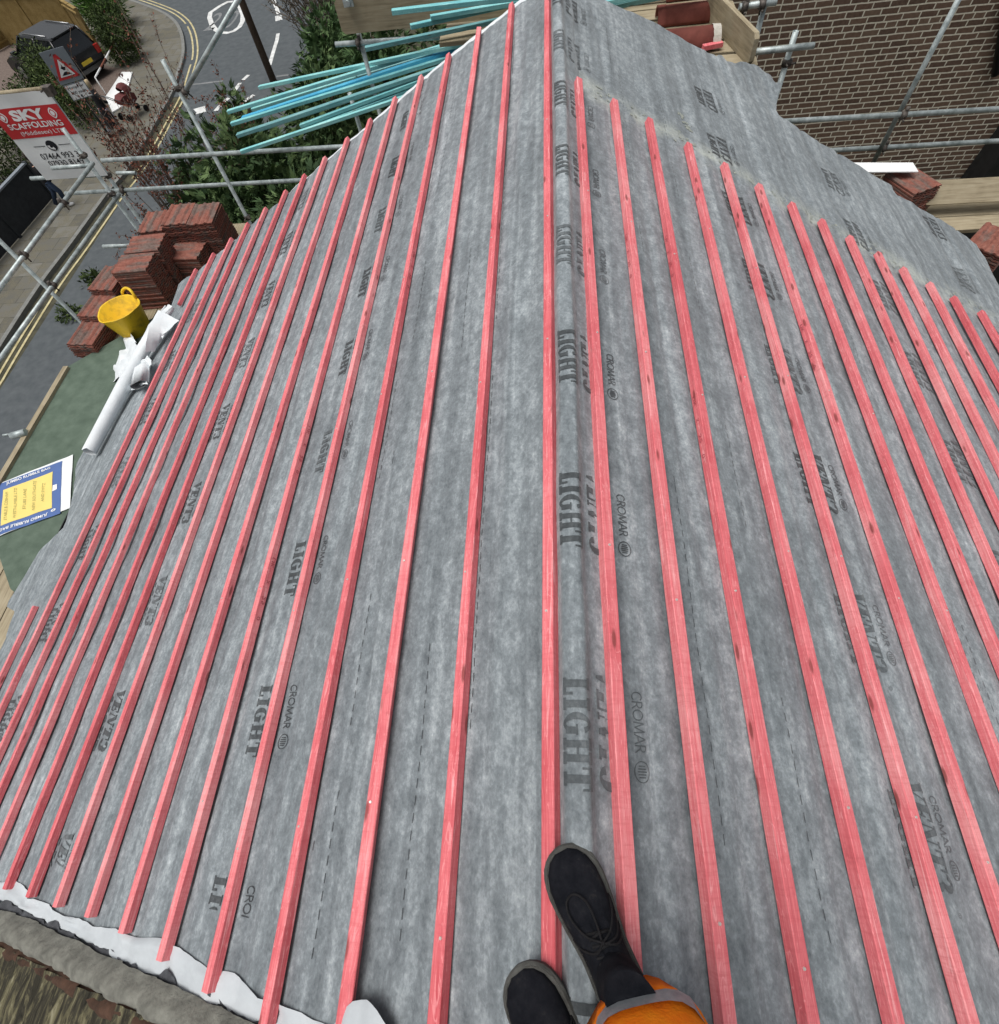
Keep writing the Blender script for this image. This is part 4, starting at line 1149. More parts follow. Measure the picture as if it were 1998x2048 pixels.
# ------------------------------------------------------------------ pile of teal battens lying across the gable scaffold
gB = 'loose teal and blue battens piled on the gable scaffold'
def loose(label, p0, z0, p1, z1, m='teal', ext=1.6, w=.062, h=.042, seed=1.0):
    a = at(*p0, z=z0); b = at(*p1, z=z1); d = (b-a).normalized(); b = b + d*ext
    bm = batten_bm((b-a).length, w, h, seed)
    o = build('teal_batten' if m != 'blue' else 'blue_batten', bm, MT[m]); Mx = frame(a, b)
    o.location = a; o.rotation_euler = Mx.to_euler()
    return tag(o, label, 'batten', gB)
E1 = 1.5
loose('top teal batten of the lower fan, its end lying over the red shrub', (521, 178), -1.83, (788, 122), -1.42, 'teal', 2.3, seed=1)
loose('bright teal batten with a pale cut end, second from the top of the fan', (458, 227), -1.88, (942, 80), -1.30, 'teal', 2.2, seed=2)
loose('strong blue batten in the middle of the fan', (487, 240), -1.90, (904, 106), -1.34, 'blue', 2.2, seed=3, w=.07)
loose('short pale teal batten end peeping out above the blue batten', (506, 223), -1.92, (640, 182), -1.74, 'teal', 0.6, w=.045, seed=4)
loose('teal batten end sticking out from under the blue batten', (465, 251), -1.93, (885, 124), -1.40, 'teal', 2.0, seed=5)
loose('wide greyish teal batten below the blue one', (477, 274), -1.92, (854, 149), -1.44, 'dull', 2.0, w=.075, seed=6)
loose('bright teal batten starting half way along the fan', (603, 255), -1.86, (835, 168), -1.52, 'teal', 2.0, seed=7)
loose('pale teal batten lying just under the half length one', (613, 263), -1.90, (806, 190), -1.62, 'teal', 2.0, w=.05, seed=8)
loose('cream ended teal batten at the bottom of the fan, resting on the upper guard rail', (484, 307), -1.93, (778, 209), -1.66, 'teal', 2.0, w=.05, seed=9)
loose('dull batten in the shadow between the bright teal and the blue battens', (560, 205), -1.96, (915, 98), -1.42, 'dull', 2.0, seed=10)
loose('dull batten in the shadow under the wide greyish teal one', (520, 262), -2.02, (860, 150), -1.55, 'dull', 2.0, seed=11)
loose('teal batten lying across the brown toe board at the top', (785, 29), -.62, (1000, 4), -.66, 'teal', 1.6, seed=12, w=.07)
loose('teal batten lying lower across the end of the brown toe board', (862, 40), -.80, (1000, 16), -.84, 'teal', 1.6, seed=13)
loose('short teal batten end under the others at the brown toe board', (822, 58), -.84, (960, 27), -.86, 'teal', 1.2, seed=14)
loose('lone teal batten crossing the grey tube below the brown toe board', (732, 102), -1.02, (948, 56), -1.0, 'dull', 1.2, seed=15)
loose('teal batten leaving the right side of the gable peak above the clay tiles', (1170, 18), -.80, (1262, 1), -.78, 'teal', .9, seed=16)
loose('second teal batten leaving the right side of the gable peak, nearest the clay tiles', (1200, 24), -.86, (1300, 3), -.84, 'dull', .9, seed=17)
loose('third teal batten at the very top edge beside the gable peak', (1120, 8), -.76, (1220, -10), -.74, 'blue', .9, seed=18)

# ------------------------------------------------------------------ banner on the scaffold corner
YB = 8.31
def bn(px, py, off=0.0):
    p = at(px, py, Y=YB); p.y = YB - off + .02*N3(p.x*2.2, p.z*2.6, 4); return p
banner = empty('scaffold_banner', at(155, 355, Y=YB), 'red and white scaffolding company banner hung on the corner of the scaffold', 'banner')
BL, BR, TRc = at(92, 361, Y=YB), at(218, 352, Y=YB), at(97, 179, Y=YB)
bw = BR.x-BL.x; bx0, bx1 = BL.x, BL.x+bw; bz0, bz1 = BL.z, TRc.z
def bloc(u, v, off): 
    p = Vector((bx0+u*bw, 0, bz0+v*(bz1-bz0))); p.y = YB - off + .022*N3(p.x*2.2, p.z*2.6, 4); return p
def bface(bm, u0, u1, v0, v1, off, mi, n=10, m=8):
    g = [[bm.verts.new(bloc(u0+(u1-u0)*i/n, v0+(v1-v0)*j/m, off)) for j in range(m+1)] for i in range(n+1)]
    for i in range(n):
        for j in range(m):
            f = bm.faces.new((g[i][j], g[i+1][j], g[i+1][j+1], g[i][j+1])); f.smooth = True; f.material_index = mi
bm = bm_new(); bface(bm, 0, 1, 0, 1, 0, 3, 16, 16)
ban_bm = bm
def buv(px, py):
    p = at(px, py, Y=YB); return (p.x-bx0)/bw, (p.z-bz0)/(bz1-bz0)
vr0, vr1 = buv(94, 273)[1], buv(56, 213)[1]
bm = ban_bm; bface(bm, 0, 1, vr0, vr1, .004, 2)
def btext(s, u0, u1, v0, v1, off, mi, bold=0.0): put_text(bm, s, lambda u, v: bloc(u0+(u1-u0)*u, v0+(v1-v0)*v, off), mi, bold)
dv = vr1-vr0
btext('SKY', .25, .74, vr0+.58*dv, vr0+.93*dv, .008, 0, .05)
btext('SCAFFOLDING', .10, .90, vr0+.32*dv, vr0+.52*dv, .008, 0, .02)
btext('(Middlesex) LTD', .20, .86, vr0+.06*dv, vr0+.24*dv, .008, 0)
for uc in (.13, .86):                      # small diamond emblems either side
    vc = vr0+.74*dv; a_, b_ = .055, .13*dv
    for s0, mi in ((1.0, 0), (.72, 2), (.5, 0)):
        bm.faces.new([bm.verts.new(bloc(uc+s0*a_*math.cos(t)*abs(math.cos(t))**.45, vc+s0*b_*1.35*math.sin(t)*abs(math.sin(t))**.25, .008+.006*(1-s0))) for t in [math.pi*k/8 for k in range(16)]][::-1]).material_index = mi
v1_, v2_ = vr0-.17*(vr0)-.02, 0
pc = (.50, vr0*.80)
bm.faces.new([bm.verts.new(bloc(pc[0]+.075*math.cos(t), pc[1]+.062*math.sin(t), .006)) for t in [math.pi*k/12 for k in range(24)]]).material_index = 1
hs = [bloc(pc[0]+.042*math.cos(t), pc[1]+.034*math.sin(t), .012) for t in [math.pi*(.95+.75*k/10) for k in range(11)]]
for r0, q in ((.018, 1),):
    for k in range(10):
        w0 = .016 if k in (0, 1, 8, 9) else .009
        a, b = hs[k], hs[k+1]; d = (b-a).normalized(); nn = Vector((-d.z, 0, d.x))*w0*1.2
        bm.faces.new([bm.verts.new(p) for p in (a-nn, b-nn, b+nn, a+nn)]).material_index = 0
for ua, ub in ((.22, .40), (.60, .78)):
    bm.faces.new([bm.verts.new(bloc(u, pc[1]+dv_, .006)) for u, dv_ in ((ua, -.004), (ub, -.004), (ub, .004), (ua, .004))]).material_index = 1
btext('07464 993 33', .22, .86, vr0*.50, vr0*.64, .006, 1, .004)
btext('07930 81497', .26, .86, vr0*.335, vr0*.465, .006, 1, .004)
for f in bm.faces:
    f.normal_update()
    if f.normal.y > 0: f.normal_flip()
build('banner_cloth', bm, [MT['whitep'], MT['black'], MT['bred'], MT['banner']], banner)
bm = bm_new(); tube(bm, [bloc(-.25, 1.0, -.03), bloc(1.06, 1.0, -.03)], .03, 10); build('top_pole', bm, MT['board'], banner)
bm = bm_new(); c = bloc(1.03, .985, 0); box(bm, c.x-.05, c.x+.05, c.y-.05, c.y+.05, c.z-.05, c.z+.06); build('coupler', bm, MT['coupler'], banner)

# ------------------------------------------------------------------ the neighbouring brick house behind the gable
YW = 11.5
nh = empty('brick_house', (5, YW+3, GZ), 'dark brown brick house with pale mortar standing across the side passage', 'house')
bm = bm_new(); box(bm, 1.35, 16, YW, YW+8, GZ, 2.2); build('brick_wall', bm, MT['brick'], nh)
bm = bm_new(); a = at(1998, -10, Y=YW-.08); a.x += .12; tube(bm, [(a.x-.12, YW-.08, a.z+.9), (a.x+.02, YW-.08, a.z), (a.x+.55, YW-.08, a.z-1.1)], .06, 8); build('downpipe', bm, MT['black_gutter'], nh)
# dark lean-to roof/porch against its wall, low at the right
pA, pB = at(1932, 358, Y=YW-.05), at(2010, 238, Y=YW-.05)
bm = bm_new()
box(bm, pA.x, pA.x+.05, YW-1.2, YW-.03, pA.z-.25, pA.z-.2)
vs = [Vector((pA.x-.12, YW-.02, pA.z-.25)), Vector((pB.x, YW-.02, pB.z)), Vector((pB.x+3, YW-.02, pB.z+.4)), Vector((pB.x+3, YW-.02, GZ)), Vector((pA.x-.12, YW-.02, GZ))]
f0 = [bm.verts.new(p) for p in vs]; f1 = [bm.verts.new(p + Vector((0, -.55, 0))) for p in vs]
bm.faces.new(f0[::-1]); bm.faces.new(f1)
for i in range(5): bm.faces.new((f0[i], f0[(i+1) % 5], f1[(i+1) % 5], f1[i]))
build('dark_lean_to', bm, MT['black_gutter'], nh)

# ------------------------------------------------------------------ street level
def flat(name, pts, z, m, kind='structure'):
    bm = bm_new(); f = bm.faces.new([bm.verts.new((p[0], p[1], z)) for p in pts]); f.normal_update()
    if f.normal.z < 0: f.normal_flip()
    bmesh.ops.triangulate(bm, faces=bm.faces[:])
    o = build(name, bm, m); o['kind'] = kind; return o
flat('ground', [(-400, -400), (400, -400), (400, 400), (-400, 400)], GZ-.012, MT['soil'])
flat('road', [(-18.0, -120), (-10.2, -120), (-10.2, 33), (-8, 39), (-2, 43), (60, 46), (60, 56), (-8, 56), (-14, 60), (-14, 200), (-24, 200), (-24, 62), (-30, 57), (-150, 62), (-150, 30), (-18, 30)], GZ, MT['asphalt'])
kpx = [(-30, 762), (16, 686), (88, 574), (149, 492), (221, 391), (257, 347), (289, 297), (326, 231), (348, 190), (365, 139), (371, 118), (372, 94), (367, 68), (355, 47), (331, 29), (292, 13), (252, 0), (200, -12), (120, -26)]
K = [gr(*p) for p in kpx]
K = [Vector((p.x, p.y)) for p in K]; K[0:0] = [Vector((K[0].x, -60))]
K.append(K[-1] + (K[-1]-K[-2]).normalized()*60)
def offset(path, d):
    out = []
    for i, p in enumerate(path):
        t = (path[min(i+1, len(path)-1)]-path[max(i-1, 0)]).normalized(); out.append(p + Vector((t.y, -t.x))*d)
    return out
def resample(path, n=4):
    out = []
    for i in range(len(path)-1):
        p0, p1, p2, p3 = path[max(i-1, 0)], path[i], path[i+1], path[min(i+2, len(path)-1)]
        for k in range(n):
            t = k/n
            out.append(.5*((2*p1)+(p2-p0)*t+(2*p0-5*p1+4*p2-p3)*t*t+(3*p1-p0-3*p2+p3)*t**3))
    out.append(path[-1]); return out
Kc = [K[0]] + resample(K[1:-1], 4) + [K[-1]]
pave = [(p.x, p.y) for p in offset(Kc, -.17)] + [(-150, Kc[-1].y), (-150, -60)]
flat('pavement', pave, GZ+.13, MT['paving'])
def ribbon(bm, path, d0, d1, z, mi=0, skip=None):
    a, b = offset(path, d0), offset(path, d1); L = 0
    for i in range(len(path)-1):
        L += (path[i+1]-path[i]).length
        if skip and skip(L): continue
        f = bm.faces.new([bm.verts.new((q.x, q.y, z)) for q in (a[i], b[i], b[i+1], a[i+1])]); f.material_index = mi; f.normal_update()
        if f.normal.z < 0: f.normal_flip()
bm = bm_new()
a, b = offset(Kc, -.17), offset(Kc, 0)
prev = None
for p, q in zip(a, b):
    c = [bm.verts.new(v) for v in ((p.x, p.y, GZ-.05), (p.x, p.y, GZ+.137), (q.x, q.y, GZ+.137), (q.x, q.y, GZ-.05))]
    if prev:
        for i in range(4): bm.faces.new((prev[i], prev[(i+1) % 4], c[(i+1) % 4], c[i]))
    prev = c
bmesh.ops.recalc_face_normals(bm, faces=bm.faces[:]); build('kerb', bm, MT['kerb'])['kind'] = 'structure'
Kf = []
for i in range(len(Kc)-1):
    n = max(1, int((Kc[i+1]-Kc[i]).length/.6))
    for k in range(n): Kf.append(Kc[i]+(Kc[i+1]-Kc[i])*k/n)
bm = bm_new()
ribbon(bm, Kf, .34, .43, GZ+.004, 0, lambda L: N3(L*.9, 1, 1) > .42)
ribbon(bm, Kf, .60, .69, GZ+.004, 0, lambda L: N3(L*.9, 5, 1) > .42)
build('yellow_line_marking', bm, MT['yline'])['kind'] = 'structure'
# gully line of grit along the kerb, white road markings
bm = bm_new()
def road_line(bm, px, w, mi=0):
    P = [Vector((p.x, p.y)) for p in (gr(*q) for q in px)]
    ribbon(bm, P, -w/2, w/2, GZ+.005, mi)
loop = [(400, 168-165+17), (466, 3), (455, 4), (440, 12), (421, 25), (419, 35), (424, 50), (432, 60), (440, 65), (455, 66), (468, 62), (479, 54), (485, 43), (486, 30), (480, 14), (470, 4)]
road_line(bm, loop[1:], .28)
road_line(bm, [(545, -6), (553, 16), (557, 28)], .22); road_line(bm, [(557, 31), (558, 41)], .40)
road_line(bm, [(556, 67), (554, 80), (546, 106), (539, 131)], .2)
road_line(bm, [(497, 150), (486, 160)], .20); road_line(bm, [(480, 166), (464, 190)], .20); road_line(bm, [(458, 196), (446, 205), (431, 222)], .22)
road_line(bm, [(390, 222), (402, 217), (402, 226)], .5)
road_line(bm, [(470, 238), (480, 216), (492, 200), (508, 190)], .22)
build('white_road_marking', bm, MT['wline'])['kind'] = 'structure'
bm = bm_new(); road_line(bm, [(380, 170), (446, 162)], .14); road_line(bm, [(553, 153), (577, 150)], .16)
cR = gr(440, 40)
for ch, du in (('2', -.62), ('0', .42)):
    put_text(bm, ch, lambda u, v, du=du: Vector((cR.x+du+u*.62, cR.y-1.3+v*2.4, GZ+.005)), 0)
for f in bm.faces:
    f.normal_update()
    if f.normal.z < 0: f.normal_flip()
build('worn_road_marking', bm, MT['fline'])['kind'] = 'structure'
# gravelly verge strip on the pavement, driveway
def px_flat(name, px, h, m): return flat(name, [gr(x, y, h)[:2] for x, y in px], GZ+h, m)
px_flat('driveway', [(20, 120), (40, 152), (60, 190), (120, 195), (205, 205), (225, 190), (262, 142), (215, 132), (195, 95), (150, 60), (60, 40), (-40, 60), (-40, 120)], .135, MT['drive'])
px_flat('gravel_strip', [(-40, 90), (0, 100), (30, 128), (42, 152), (30, 180), (-10, 182), (-60, 170)], .139, MT['drive'])
flat('near_pavement', [(-10.2, -60), (-8.6, -60), (-8.6, 36), (-10.2, 33)], GZ+.12, MT['paving'])

# ------------------------------------------------------------------ foliage
def leaves(bm, c, r, n, size, flat_=.6, hollow=.55, mi=0, droop=0.0, lump=.35, seed=0.0, asp=2.2, fan=0):
    """n small leaf blades through an uneven ellipsoid crown"""
    c = Vector(c)
    for _ in range(n):
        while True:
            d = Vector((random.gauss(0, 1), random.gauss(0, 1), random.gauss(0, 1)))
            if d.length > .01: break
        d.normalize()
        k = 1 + lump*(noise.noise(d*2.1+Vector((seed, seed*.7, 3)))*1.2 + .6*noise.noise(d*5+Vector((seed, 1, 2))))
        q = random.random()
        t = (hollow + (1-hollow)*q**.6)*k
        if noise.noise(d*3.3+Vector((seed+9, 0, t*2))) < -.28: continue
        p = c + Vector((d.x*r[0]*t, d.y*r[1]*t, d.z*r[2]*t))
        ax = (d + Vector((random.gauss(0, .6), random.gauss(0, .6), random.gauss(0, .6)+droop))).normalized()
        sd = ax.cross(Vector((random.gauss(0, 1), random.gauss(0, 1), random.gauss(0, 1)))).normalized()
        s = size*random.uniform(.6, 1.35); w = s/asp
        if fan:
            v0 = bm.verts.new(p)
            for q in range(fan):
                an = (q-(fan-1)/2)*(1.5/fan); a2 = ax*math.cos(an)+sd*math.sin(an); b2 = sd*math.cos(an)-ax*math.sin(an)
                l = s*(1-.25*abs(q-(fan-1)/2))*random.uniform(.8, 1.1); nz = a2.cross(b2)*random.uniform(-.12, .12)*l
                f = bm.faces.new([v0, bm.verts.new(p+a2*l*.55-b2*l*.10+nz), bm.verts.new(p+a2*l+nz*2), bm.verts.new(p+a2*l*.55+b2*l*.10+nz)])
                f.material_index = mi
            continue
        f = bm.faces.new([bm.verts.new(p - sd*w*.35), bm.verts.new(p+ax*s*.5 - sd*w*.5), bm.verts.new(p+ax*s), bm.verts.new(p+ax*s*.5+sd*w*.5), ])
        f.material_index = mi
def trunk_bm(base, h, r, seed, lean=(0, 0), limbs=5, lr=.35, spread=1.0):
    bm = bm_new(); base = Vector(base); P = []; R = []
    for k in range(7):
        t = k/6; P.append(base+Vector((lean[0]*t+.08*N3(t*3, seed, 1), lean[1]*t+.08*N3(t*3, seed, 5), h*t))); R.append(r*(1-.75*t))
    tube(bm, P, R, 8)
    for i in range(limbs):
        t = .3+.6*i/max(1, limbs-1); p = base+Vector((lean[0]*t, lean[1]*t, h*t)); a = i*2.4+seed
        e = p+Vector((math.cos(a)*spread, math.sin(a)*spread, spread*.5))
        tube(bm, [p, (p+e)/2+Vector((0, 0, .05)), e], [r*lr, r*lr*.7, r*lr*.25], 6)
    return bm
def plant(name, label, cat, base, crowns, leafm, h, tr=.1, n=4000, size=.12, seed=1.0, group=None, limbs=5, spread=.8, **kw):
    root = empty(name, base, label, cat, group)
    build('trunk', trunk_bm(base, h, tr, seed, limbs=limbs, spread=spread), MT['bark'], root)
    bm = bm_new(); tot = sum(c[1][0]*c[1][1] + c[1][0]*c[1][2] for c in crowns)
    for i, (c, r) in enumerate(crowns):
        leaves(bm, Vector(base)+Vector(c), r, int(n*(r[0]*r[1]+r[0]*r[2])/tot), size, seed=seed+i*3.1, **kw)
    build('crown', bm, MT[leafm], root)
    return root
def conif(label, base, h, r, n, seed, m='conifer', group='conifers under the gable scaffold', size=.30):
    n = int(n*1.15); r *= 1.2
    cr = []; k = 7
    for i in range(k):
        t = i/(k-1); rr = r*(1-.62*t)
        a = i*2.4+seed
        cr.append(((math.cos(a)*rr*.25, math.sin(a)*rr*.25, h*(.16+.74*t)), (rr, rr, h*.17)))
    for i in range(6):
        a = i*1.05+seed; cr.append(((math.cos(a)*r*.6, math.sin(a)*r*.6, h*(.15+.10*(i % 3))), (r*.5, r*.5, h*.16)))
    return plant('conifer_tree', label, 'conifer', base, cr, m, h*.9, .14, n, size, seed, group, hollow=.5, lump=.7, asp=2.8, droop=.05, fan=5)
B = lambda px, py: tuple(gr(px, py))
def bz(x, y): return (x, y, GZ)
conif('largest dark conifer, filling the space below the fan of teal battens', bz(-8.6, 15.5), 4.6, 2.3, 15000, 1.0)
conif('dark conifer close behind the big red tile stack', bz(-9.2, 12.6), 3.3, 1.7, 8000, 2.0)
conif('dark conifer under the two guard rails beside the roof verge', bz(-6.4, 13.2), 4.3, 1.9, 9000, 3.0)
conif('dark conifer behind the fan of teal battens near the grey tube', bz(-6.6, 17.5), 5.0, 2.0, 10000, 4.0)
conif('lighter feathery conifer standing against the road above the fan of battens', bz(-8.6, 25.0), 3.9, 1.5, 8000, 5.0, 'conifer_lt')
conif('light green conifer behind the post under the brown toe board', bz(-5.4, 20.0), 5.4, 1.8, 9000, 6.0, 'conifer_lt')
conif('dark conifer tucked behind the clay coloured boards at the gable peak', bz(-3.0, 22.0), 5.6, 2.0, 7000, 7.0)
conif('small conifer sprig in front of the brown utility pole', bz(-11.8, 22.2), 2.9, .75, 2000, 8.0, 'conifer')
conif('small conifer between the red shrub and the white road marking', bz(-12.2, 18.2), 3.0, 1.1, 3000, 9.0, 'conifer')

def twig_shrub(label, base, n, h, spread, leafm, seed, name='red_leaved_shrub', leafn=16, leaf=.11, cat='shrub', branch=True, lean=(0, 0), r=.018, fan=1.0):
    rnd = random.Random(int(seed*100)); root = empty(name, base, label, cat)
    bs = bm_new(); bl = bm_new(); base = Vector(base)
    for i in range(n):
        a = rnd.uniform(0, 6.28); s = rnd.random()**.7*spread; hh = h*rnd.uniform(.55, 1.0)*(1-.25*s/spread)
        p0 = base+Vector((math.cos(a)*s*.25, math.sin(a)*s*.25, 0)); p3 = base+Vector((math.cos(a)*s*fan+lean[0], math.sin(a)*s*fan+lean[1], hh))
        mid = (p0+p3)/2+Vector((rnd.uniform(-.12, .12), rnd.uniform(-.12, .12), .12*h))
        P = [p0, p0.lerp(mid, .55), mid, mid.lerp(p3, .5), p3]
        tube(bs, P, [r, r*.85, r*.65, r*.5, r*.25], 5)
        segs = [(P[j], P[j+1]) for j in range(1, 4)]
        if branch:
            for _ in range(4):
                j = rnd.randint(1, 3); q = P[j].lerp(P[j+1], rnd.random()); e = q+Vector((rnd.uniform(-.4, .4), rnd.uniform(-.4, .4), rnd.uniform(.15, .6)))*(h/4)
                tube(bs, [q, (q+e)/2+Vector((0, 0, .04)), e], [r*.45, r*.35, r*.2], 4); segs.append((q, e))
        for q, e in segs:
            for _ in range(leafn):
                t = rnd.random(); p = q.lerp(e, t)+Vector((rnd.gauss(0, .045), rnd.gauss(0, .045), rnd.gauss(0, .045)))
                ax = Vector((rnd.gauss(0, 1), rnd.gauss(0, 1), rnd.gauss(.3, 1))).normalized(); sd = ax.cross(Vector((rnd.gauss(0, 1), rnd.gauss(0, 1), .3))).normalized()
                l = leaf*rnd.uniform(.5, 1.3)
                bl.faces.new([bl.verts.new(v) for v in (p, p+ax*l*.5-sd*l*.26, p+ax*l, p+ax*l*.5+sd*l*.26)])
    tube(bs, [base-Vector((0, 0, .05)), base+Vector((0, 0, .25))], [spread*.3, spread*.22], 8)
    build('stems', bs, MT['limb'], root); build('crown', bl, MT[leafm], root)
    return root
twig_shrub('tall red-leaved twiggy shrub beside the sloping brace tube', bz(-13.2, 17.6), 36, 6.0, 2.3, 'redleaf', 1.3, leafn=13, leaf=.09, lean=(-.5, .3))
twig_shrub('low red-leaved shrub close to the upper guard rail', bz(-12.2, 14.8), 30, 3.6, 1.5, 'redleaf', 2.3, leafn=16, leaf=.08)
twig_shrub('spindly red-leaved shrub against the road behind the brace tube', bz(-11.4, 20.6), 14, 5.0, 1.2, 'redleaf', 3.7, leafn=18, leaf=.08)
twig_shrub('red-leaved shrub next to the big red tile stack', bz(-10.3, 13.6), 14, 2.2, 1.3, 'redleaf', 4.9, leafn=20, leaf=.08)
twig_shrub('thin leaning sprays of brown and red leaves before the black car', bz(-14.0, 21.8), 6, 6.4, 1.6, 'redleaf', 5.2, leafn=8, leaf=.09, lean=(-1.2, 2.0))
twig_shrub('bare grey-brown shrub spreading over the road at the top of the picture', bz(-9.0, 29.5), 130, 6.8, 3.4, 'brownleaf', 6.1, name='bare_shrub', leafn=12, leaf=.09, r=.03, lean=(-.6, 1.0))
# weeds in the gutter
for i, (px, py) in enumerate(((193, 560), (142, 632))):
    bmw = bm_new(); c = gr(px, py); leaves(bmw, (c.x, c.y, GZ+.12), (.45, .35, .22), 260, .16, seed=i*2.0+3, hollow=.1)
    tag(build('weed_clump', bmw, MT['hedge']), ['green weed clump growing in the road edge left of the tall tile stack', 'small green weed clump in the road behind the outermost tile stack'][i], 'weeds')

def hedge(name, label, pts, h, w, n, leafm, seed, cat='hedge', size=.14):
    P = [Vector((p.x, p.y)) for p in (gr(*q) if len(q) == 2 else q for q in pts)]
    root = empty(name, (P[0].x, P[0].y, GZ), label, cat); bs = bm_new(); bm = bm_new()
    L = sum((P[i+1]-P[i]).length for i in range(len(P)-1)); k = max(2, int(L/(w*.55)))
    for i in range(k):
        t = i/(k-1)*(len(P)-1); j = min(int(t), len(P)-2); p = P[j].lerp(P[j+1], t-j)
        tube(bs, [(p.x, p.y, GZ), (p.x+.05, p.y, GZ+h*.7)], [.04, .015], 6)
        for lv in (.25, .55, .82):
            leaves(bm, (p.x+.1*N3(i, lv, seed), p.y, GZ+.13+h*lv), (w*.62, w*.62, h*.26), int(n/k/3), size, seed=seed+i+lv*7, hollow=.5, lump=.4)
    build('stems', bs, MT['bark'], root); build('foliage', bm, MT[leafm], root)
    return root
hedge('clipped_hedge', 'dark clipped hedge behind the road sign post, beside the pavement', [(185, 255), (160, 225), (120, 185)], 1.9, 1.3, 9000, 'hedge', 1.0)
hedge('hedge', 'green garden hedge behind the charcoal fence at the left edge', [(40, 345), (0, 400), (-60, 470)], 2.6, 1.6, 10000, 'hedge', 5.0)
hedge('hedge', 'dark shrubbery behind the banner, between it and the driveway', [(60, 300), (95, 240), (130, 215)], 1.6, 1.5, 7000, 'hedge', 8.0)
hedge('clipped_hedge', 'rounded dark hedge between the black car and the pavement corner', [(262, 128), (252, 98)], 1.7, 1.5, 9000, 'hedge', 11.0)
plant('grass_clump', 'bright green ornamental grass clump behind the black car', 'plant', B(232, 62), [((0, 0, 1.3), (1.2, 1.2, 1.2))], 'grassy', .8, .08, 5000, .42, 3.0, hollow=.1, asp=9, droop=.5, limbs=0)
hedge('hedge', 'dark green planting along the top left corner behind the timber fence', [(-30, 8), (30, -6), (120, -30)], 2.6, 2.0, 5000, 'hedge', 15.0, size=.22)

# ------------------------------------------------------------------ fences, sign, pole
def panel_fence(name, label, a, b, h, m, npost, t=.05, rail=True, cat='fence', boards=0):
    a, b = Vector(a), Vector(b); root = empty(name, a, label, cat); d = (b-a); L = d.length; Mx = frame(a, b)
    bm = bm_new(); box(bm, -t/2, t/2, 0, L, .05, h, Mx)
    if boards:
        for i in range(boards):
            y = L*i/boards; box(bm, t/2+.002, t/2+.016, y+.008, y+L/boards-.008, .07, h-.03, Mx)
    build('panel', bm, MT[m], root)
    for i in range(npost):
        y = L*i/(npost-1); bm = bm_new(); box(bm, -.07, .07, y-.06, y+.06, 0, h+.08, Mx); build('post', bm, MT[m], root)
    if rail:
        bm = bm_new(); box(bm, -.08, .08, 0, L, h+.002, h+.06, Mx); build('top_rail', bm, MT['signgrey' if m == 'darkpanel' else m], root)
        for hh in (.35, .95):
            bm = bm_new(); box(bm, t/2+.018, t/2+.09, 0, L, h*hh-.10, h*hh-.02, Mx); build('rail', bm, MT[m], root)
    return root
panel_fence('charcoal_fence', 'charcoal panel fence along the pavement under the banner', gr(108, 396, .13), gr(-120, 664, .13), 1.38, 'darkpanel', 4, rail=True)
panel_fence('timber_fence', 'yellowish timber fence standing behind the black car', gr(172, 88, .13), gr(-60, 92, .13), 2.1, 'fence_wood', 4, boards=14)
panel_fence('timber_fence', 'timber fence return running down beside the black car on its right', gr(176, 88, .13), gr(206, 108, .13), 1.9, 'fence_wood', 3, boards=6)
panel_fence('low_timber_edge', 'low timber edge at the front left of the black car', gr(-6, 106, .13), gr(22, 90, .13), 1.0, 'fence_wood', 2, boards=3)
# speed hump sign
sb = gr(247, 313, .13)
sg = empty('road_sign', sb, 'grey backed red triangle road hump sign with a white plate on a dark post', 'road sign')
bm = bm_new(); tube(bm, [sb, sb+Vector((0, 0, 3.75))], .052, 10); build('post', bm, MT['signpole'], sg)
ptop = sb+Vector((0, 0, 3.75))
nd = Vector((.42, -.9, 0)).normalized(); ux = Vector((-nd.y, nd.x, 0)); ux = ux if ux.x > 0 else -ux
def sp_(x, z, off): return Vector((sb.x, sb.y, sb.z)) + ux*x + Vector((0, 0, z)) + nd*(.07+off)
def spoly(bm, pts, off, mi=0):
    f = bm.faces.new([bm.verts.new(sp_(x, z, off)) for x, z in pts]); f.material_index = mi; f.normal_update()
    if f.normal.dot(nd) < 0: f.normal_flip()
bm = bm_new(); Mx = Matrix.Identity(4)
for i in range(3): Mx[i][0], Mx[i][1], Mx[i][2], Mx[i][3] = ux[i], nd[i], (0, 0, 1)[i], (sb+nd*.06)[i]
box(bm, -.46, .46, -.015, .005, 2.82, 3.86, Mx); build('back_board', bm, MT['signgrey'], sg)
bm = bm_new()
spoly(bm, [(-.42, 2.95), (.42, 2.95), (.05, 3.72), (-.05, 3.72)], .006, 0); spoly(bm, [(-.28, 3.03), (.28, 3.03), (0, 3.57)], .010, 1)
spoly(bm, [(-.20, 3.07), (.20, 3.07), (.12, 3.12), (.05, 3.17), (-.05, 3.17), (-.12, 3.12)], .014, 2)
spoly(bm, [(-.09, 3.30), (-.02, 3.22), (.03, 3.22), (.10, 3.30), (.02, 3.33), (.0, 3.42), (-.03, 3.33)], .014, 2)
build('warning_triangle', bm, [MT['bred'], MT['whitep'], MT['black']], sg)
bm = bm_new(); box(bm, -.40, .40, -.015, .005, 2.26, 2.79, Mx); spoly(bm, [(-.37, 2.29), (.37, 2.29), (.37, 2.76), (-.37, 2.76)], .006, 1)
def stext(s, x0, x1, z0, z1): put_text(bm, s, lambda u, v: sp_(x0+(x1-x0)*u, z0+(z1-z0)*v, .010), 2, .01)
stext('Humps for', -.31, .31, 2.60, 2.72); stext('800 yards', -.30, .30, 2.43, 2.55)
spoly(bm, [(-.03, 2.32), (.02, 2.32), (.05, 2.40), (-.02, 2.40)], .010, 2)
for f in bm.faces:
    f.normal_update()
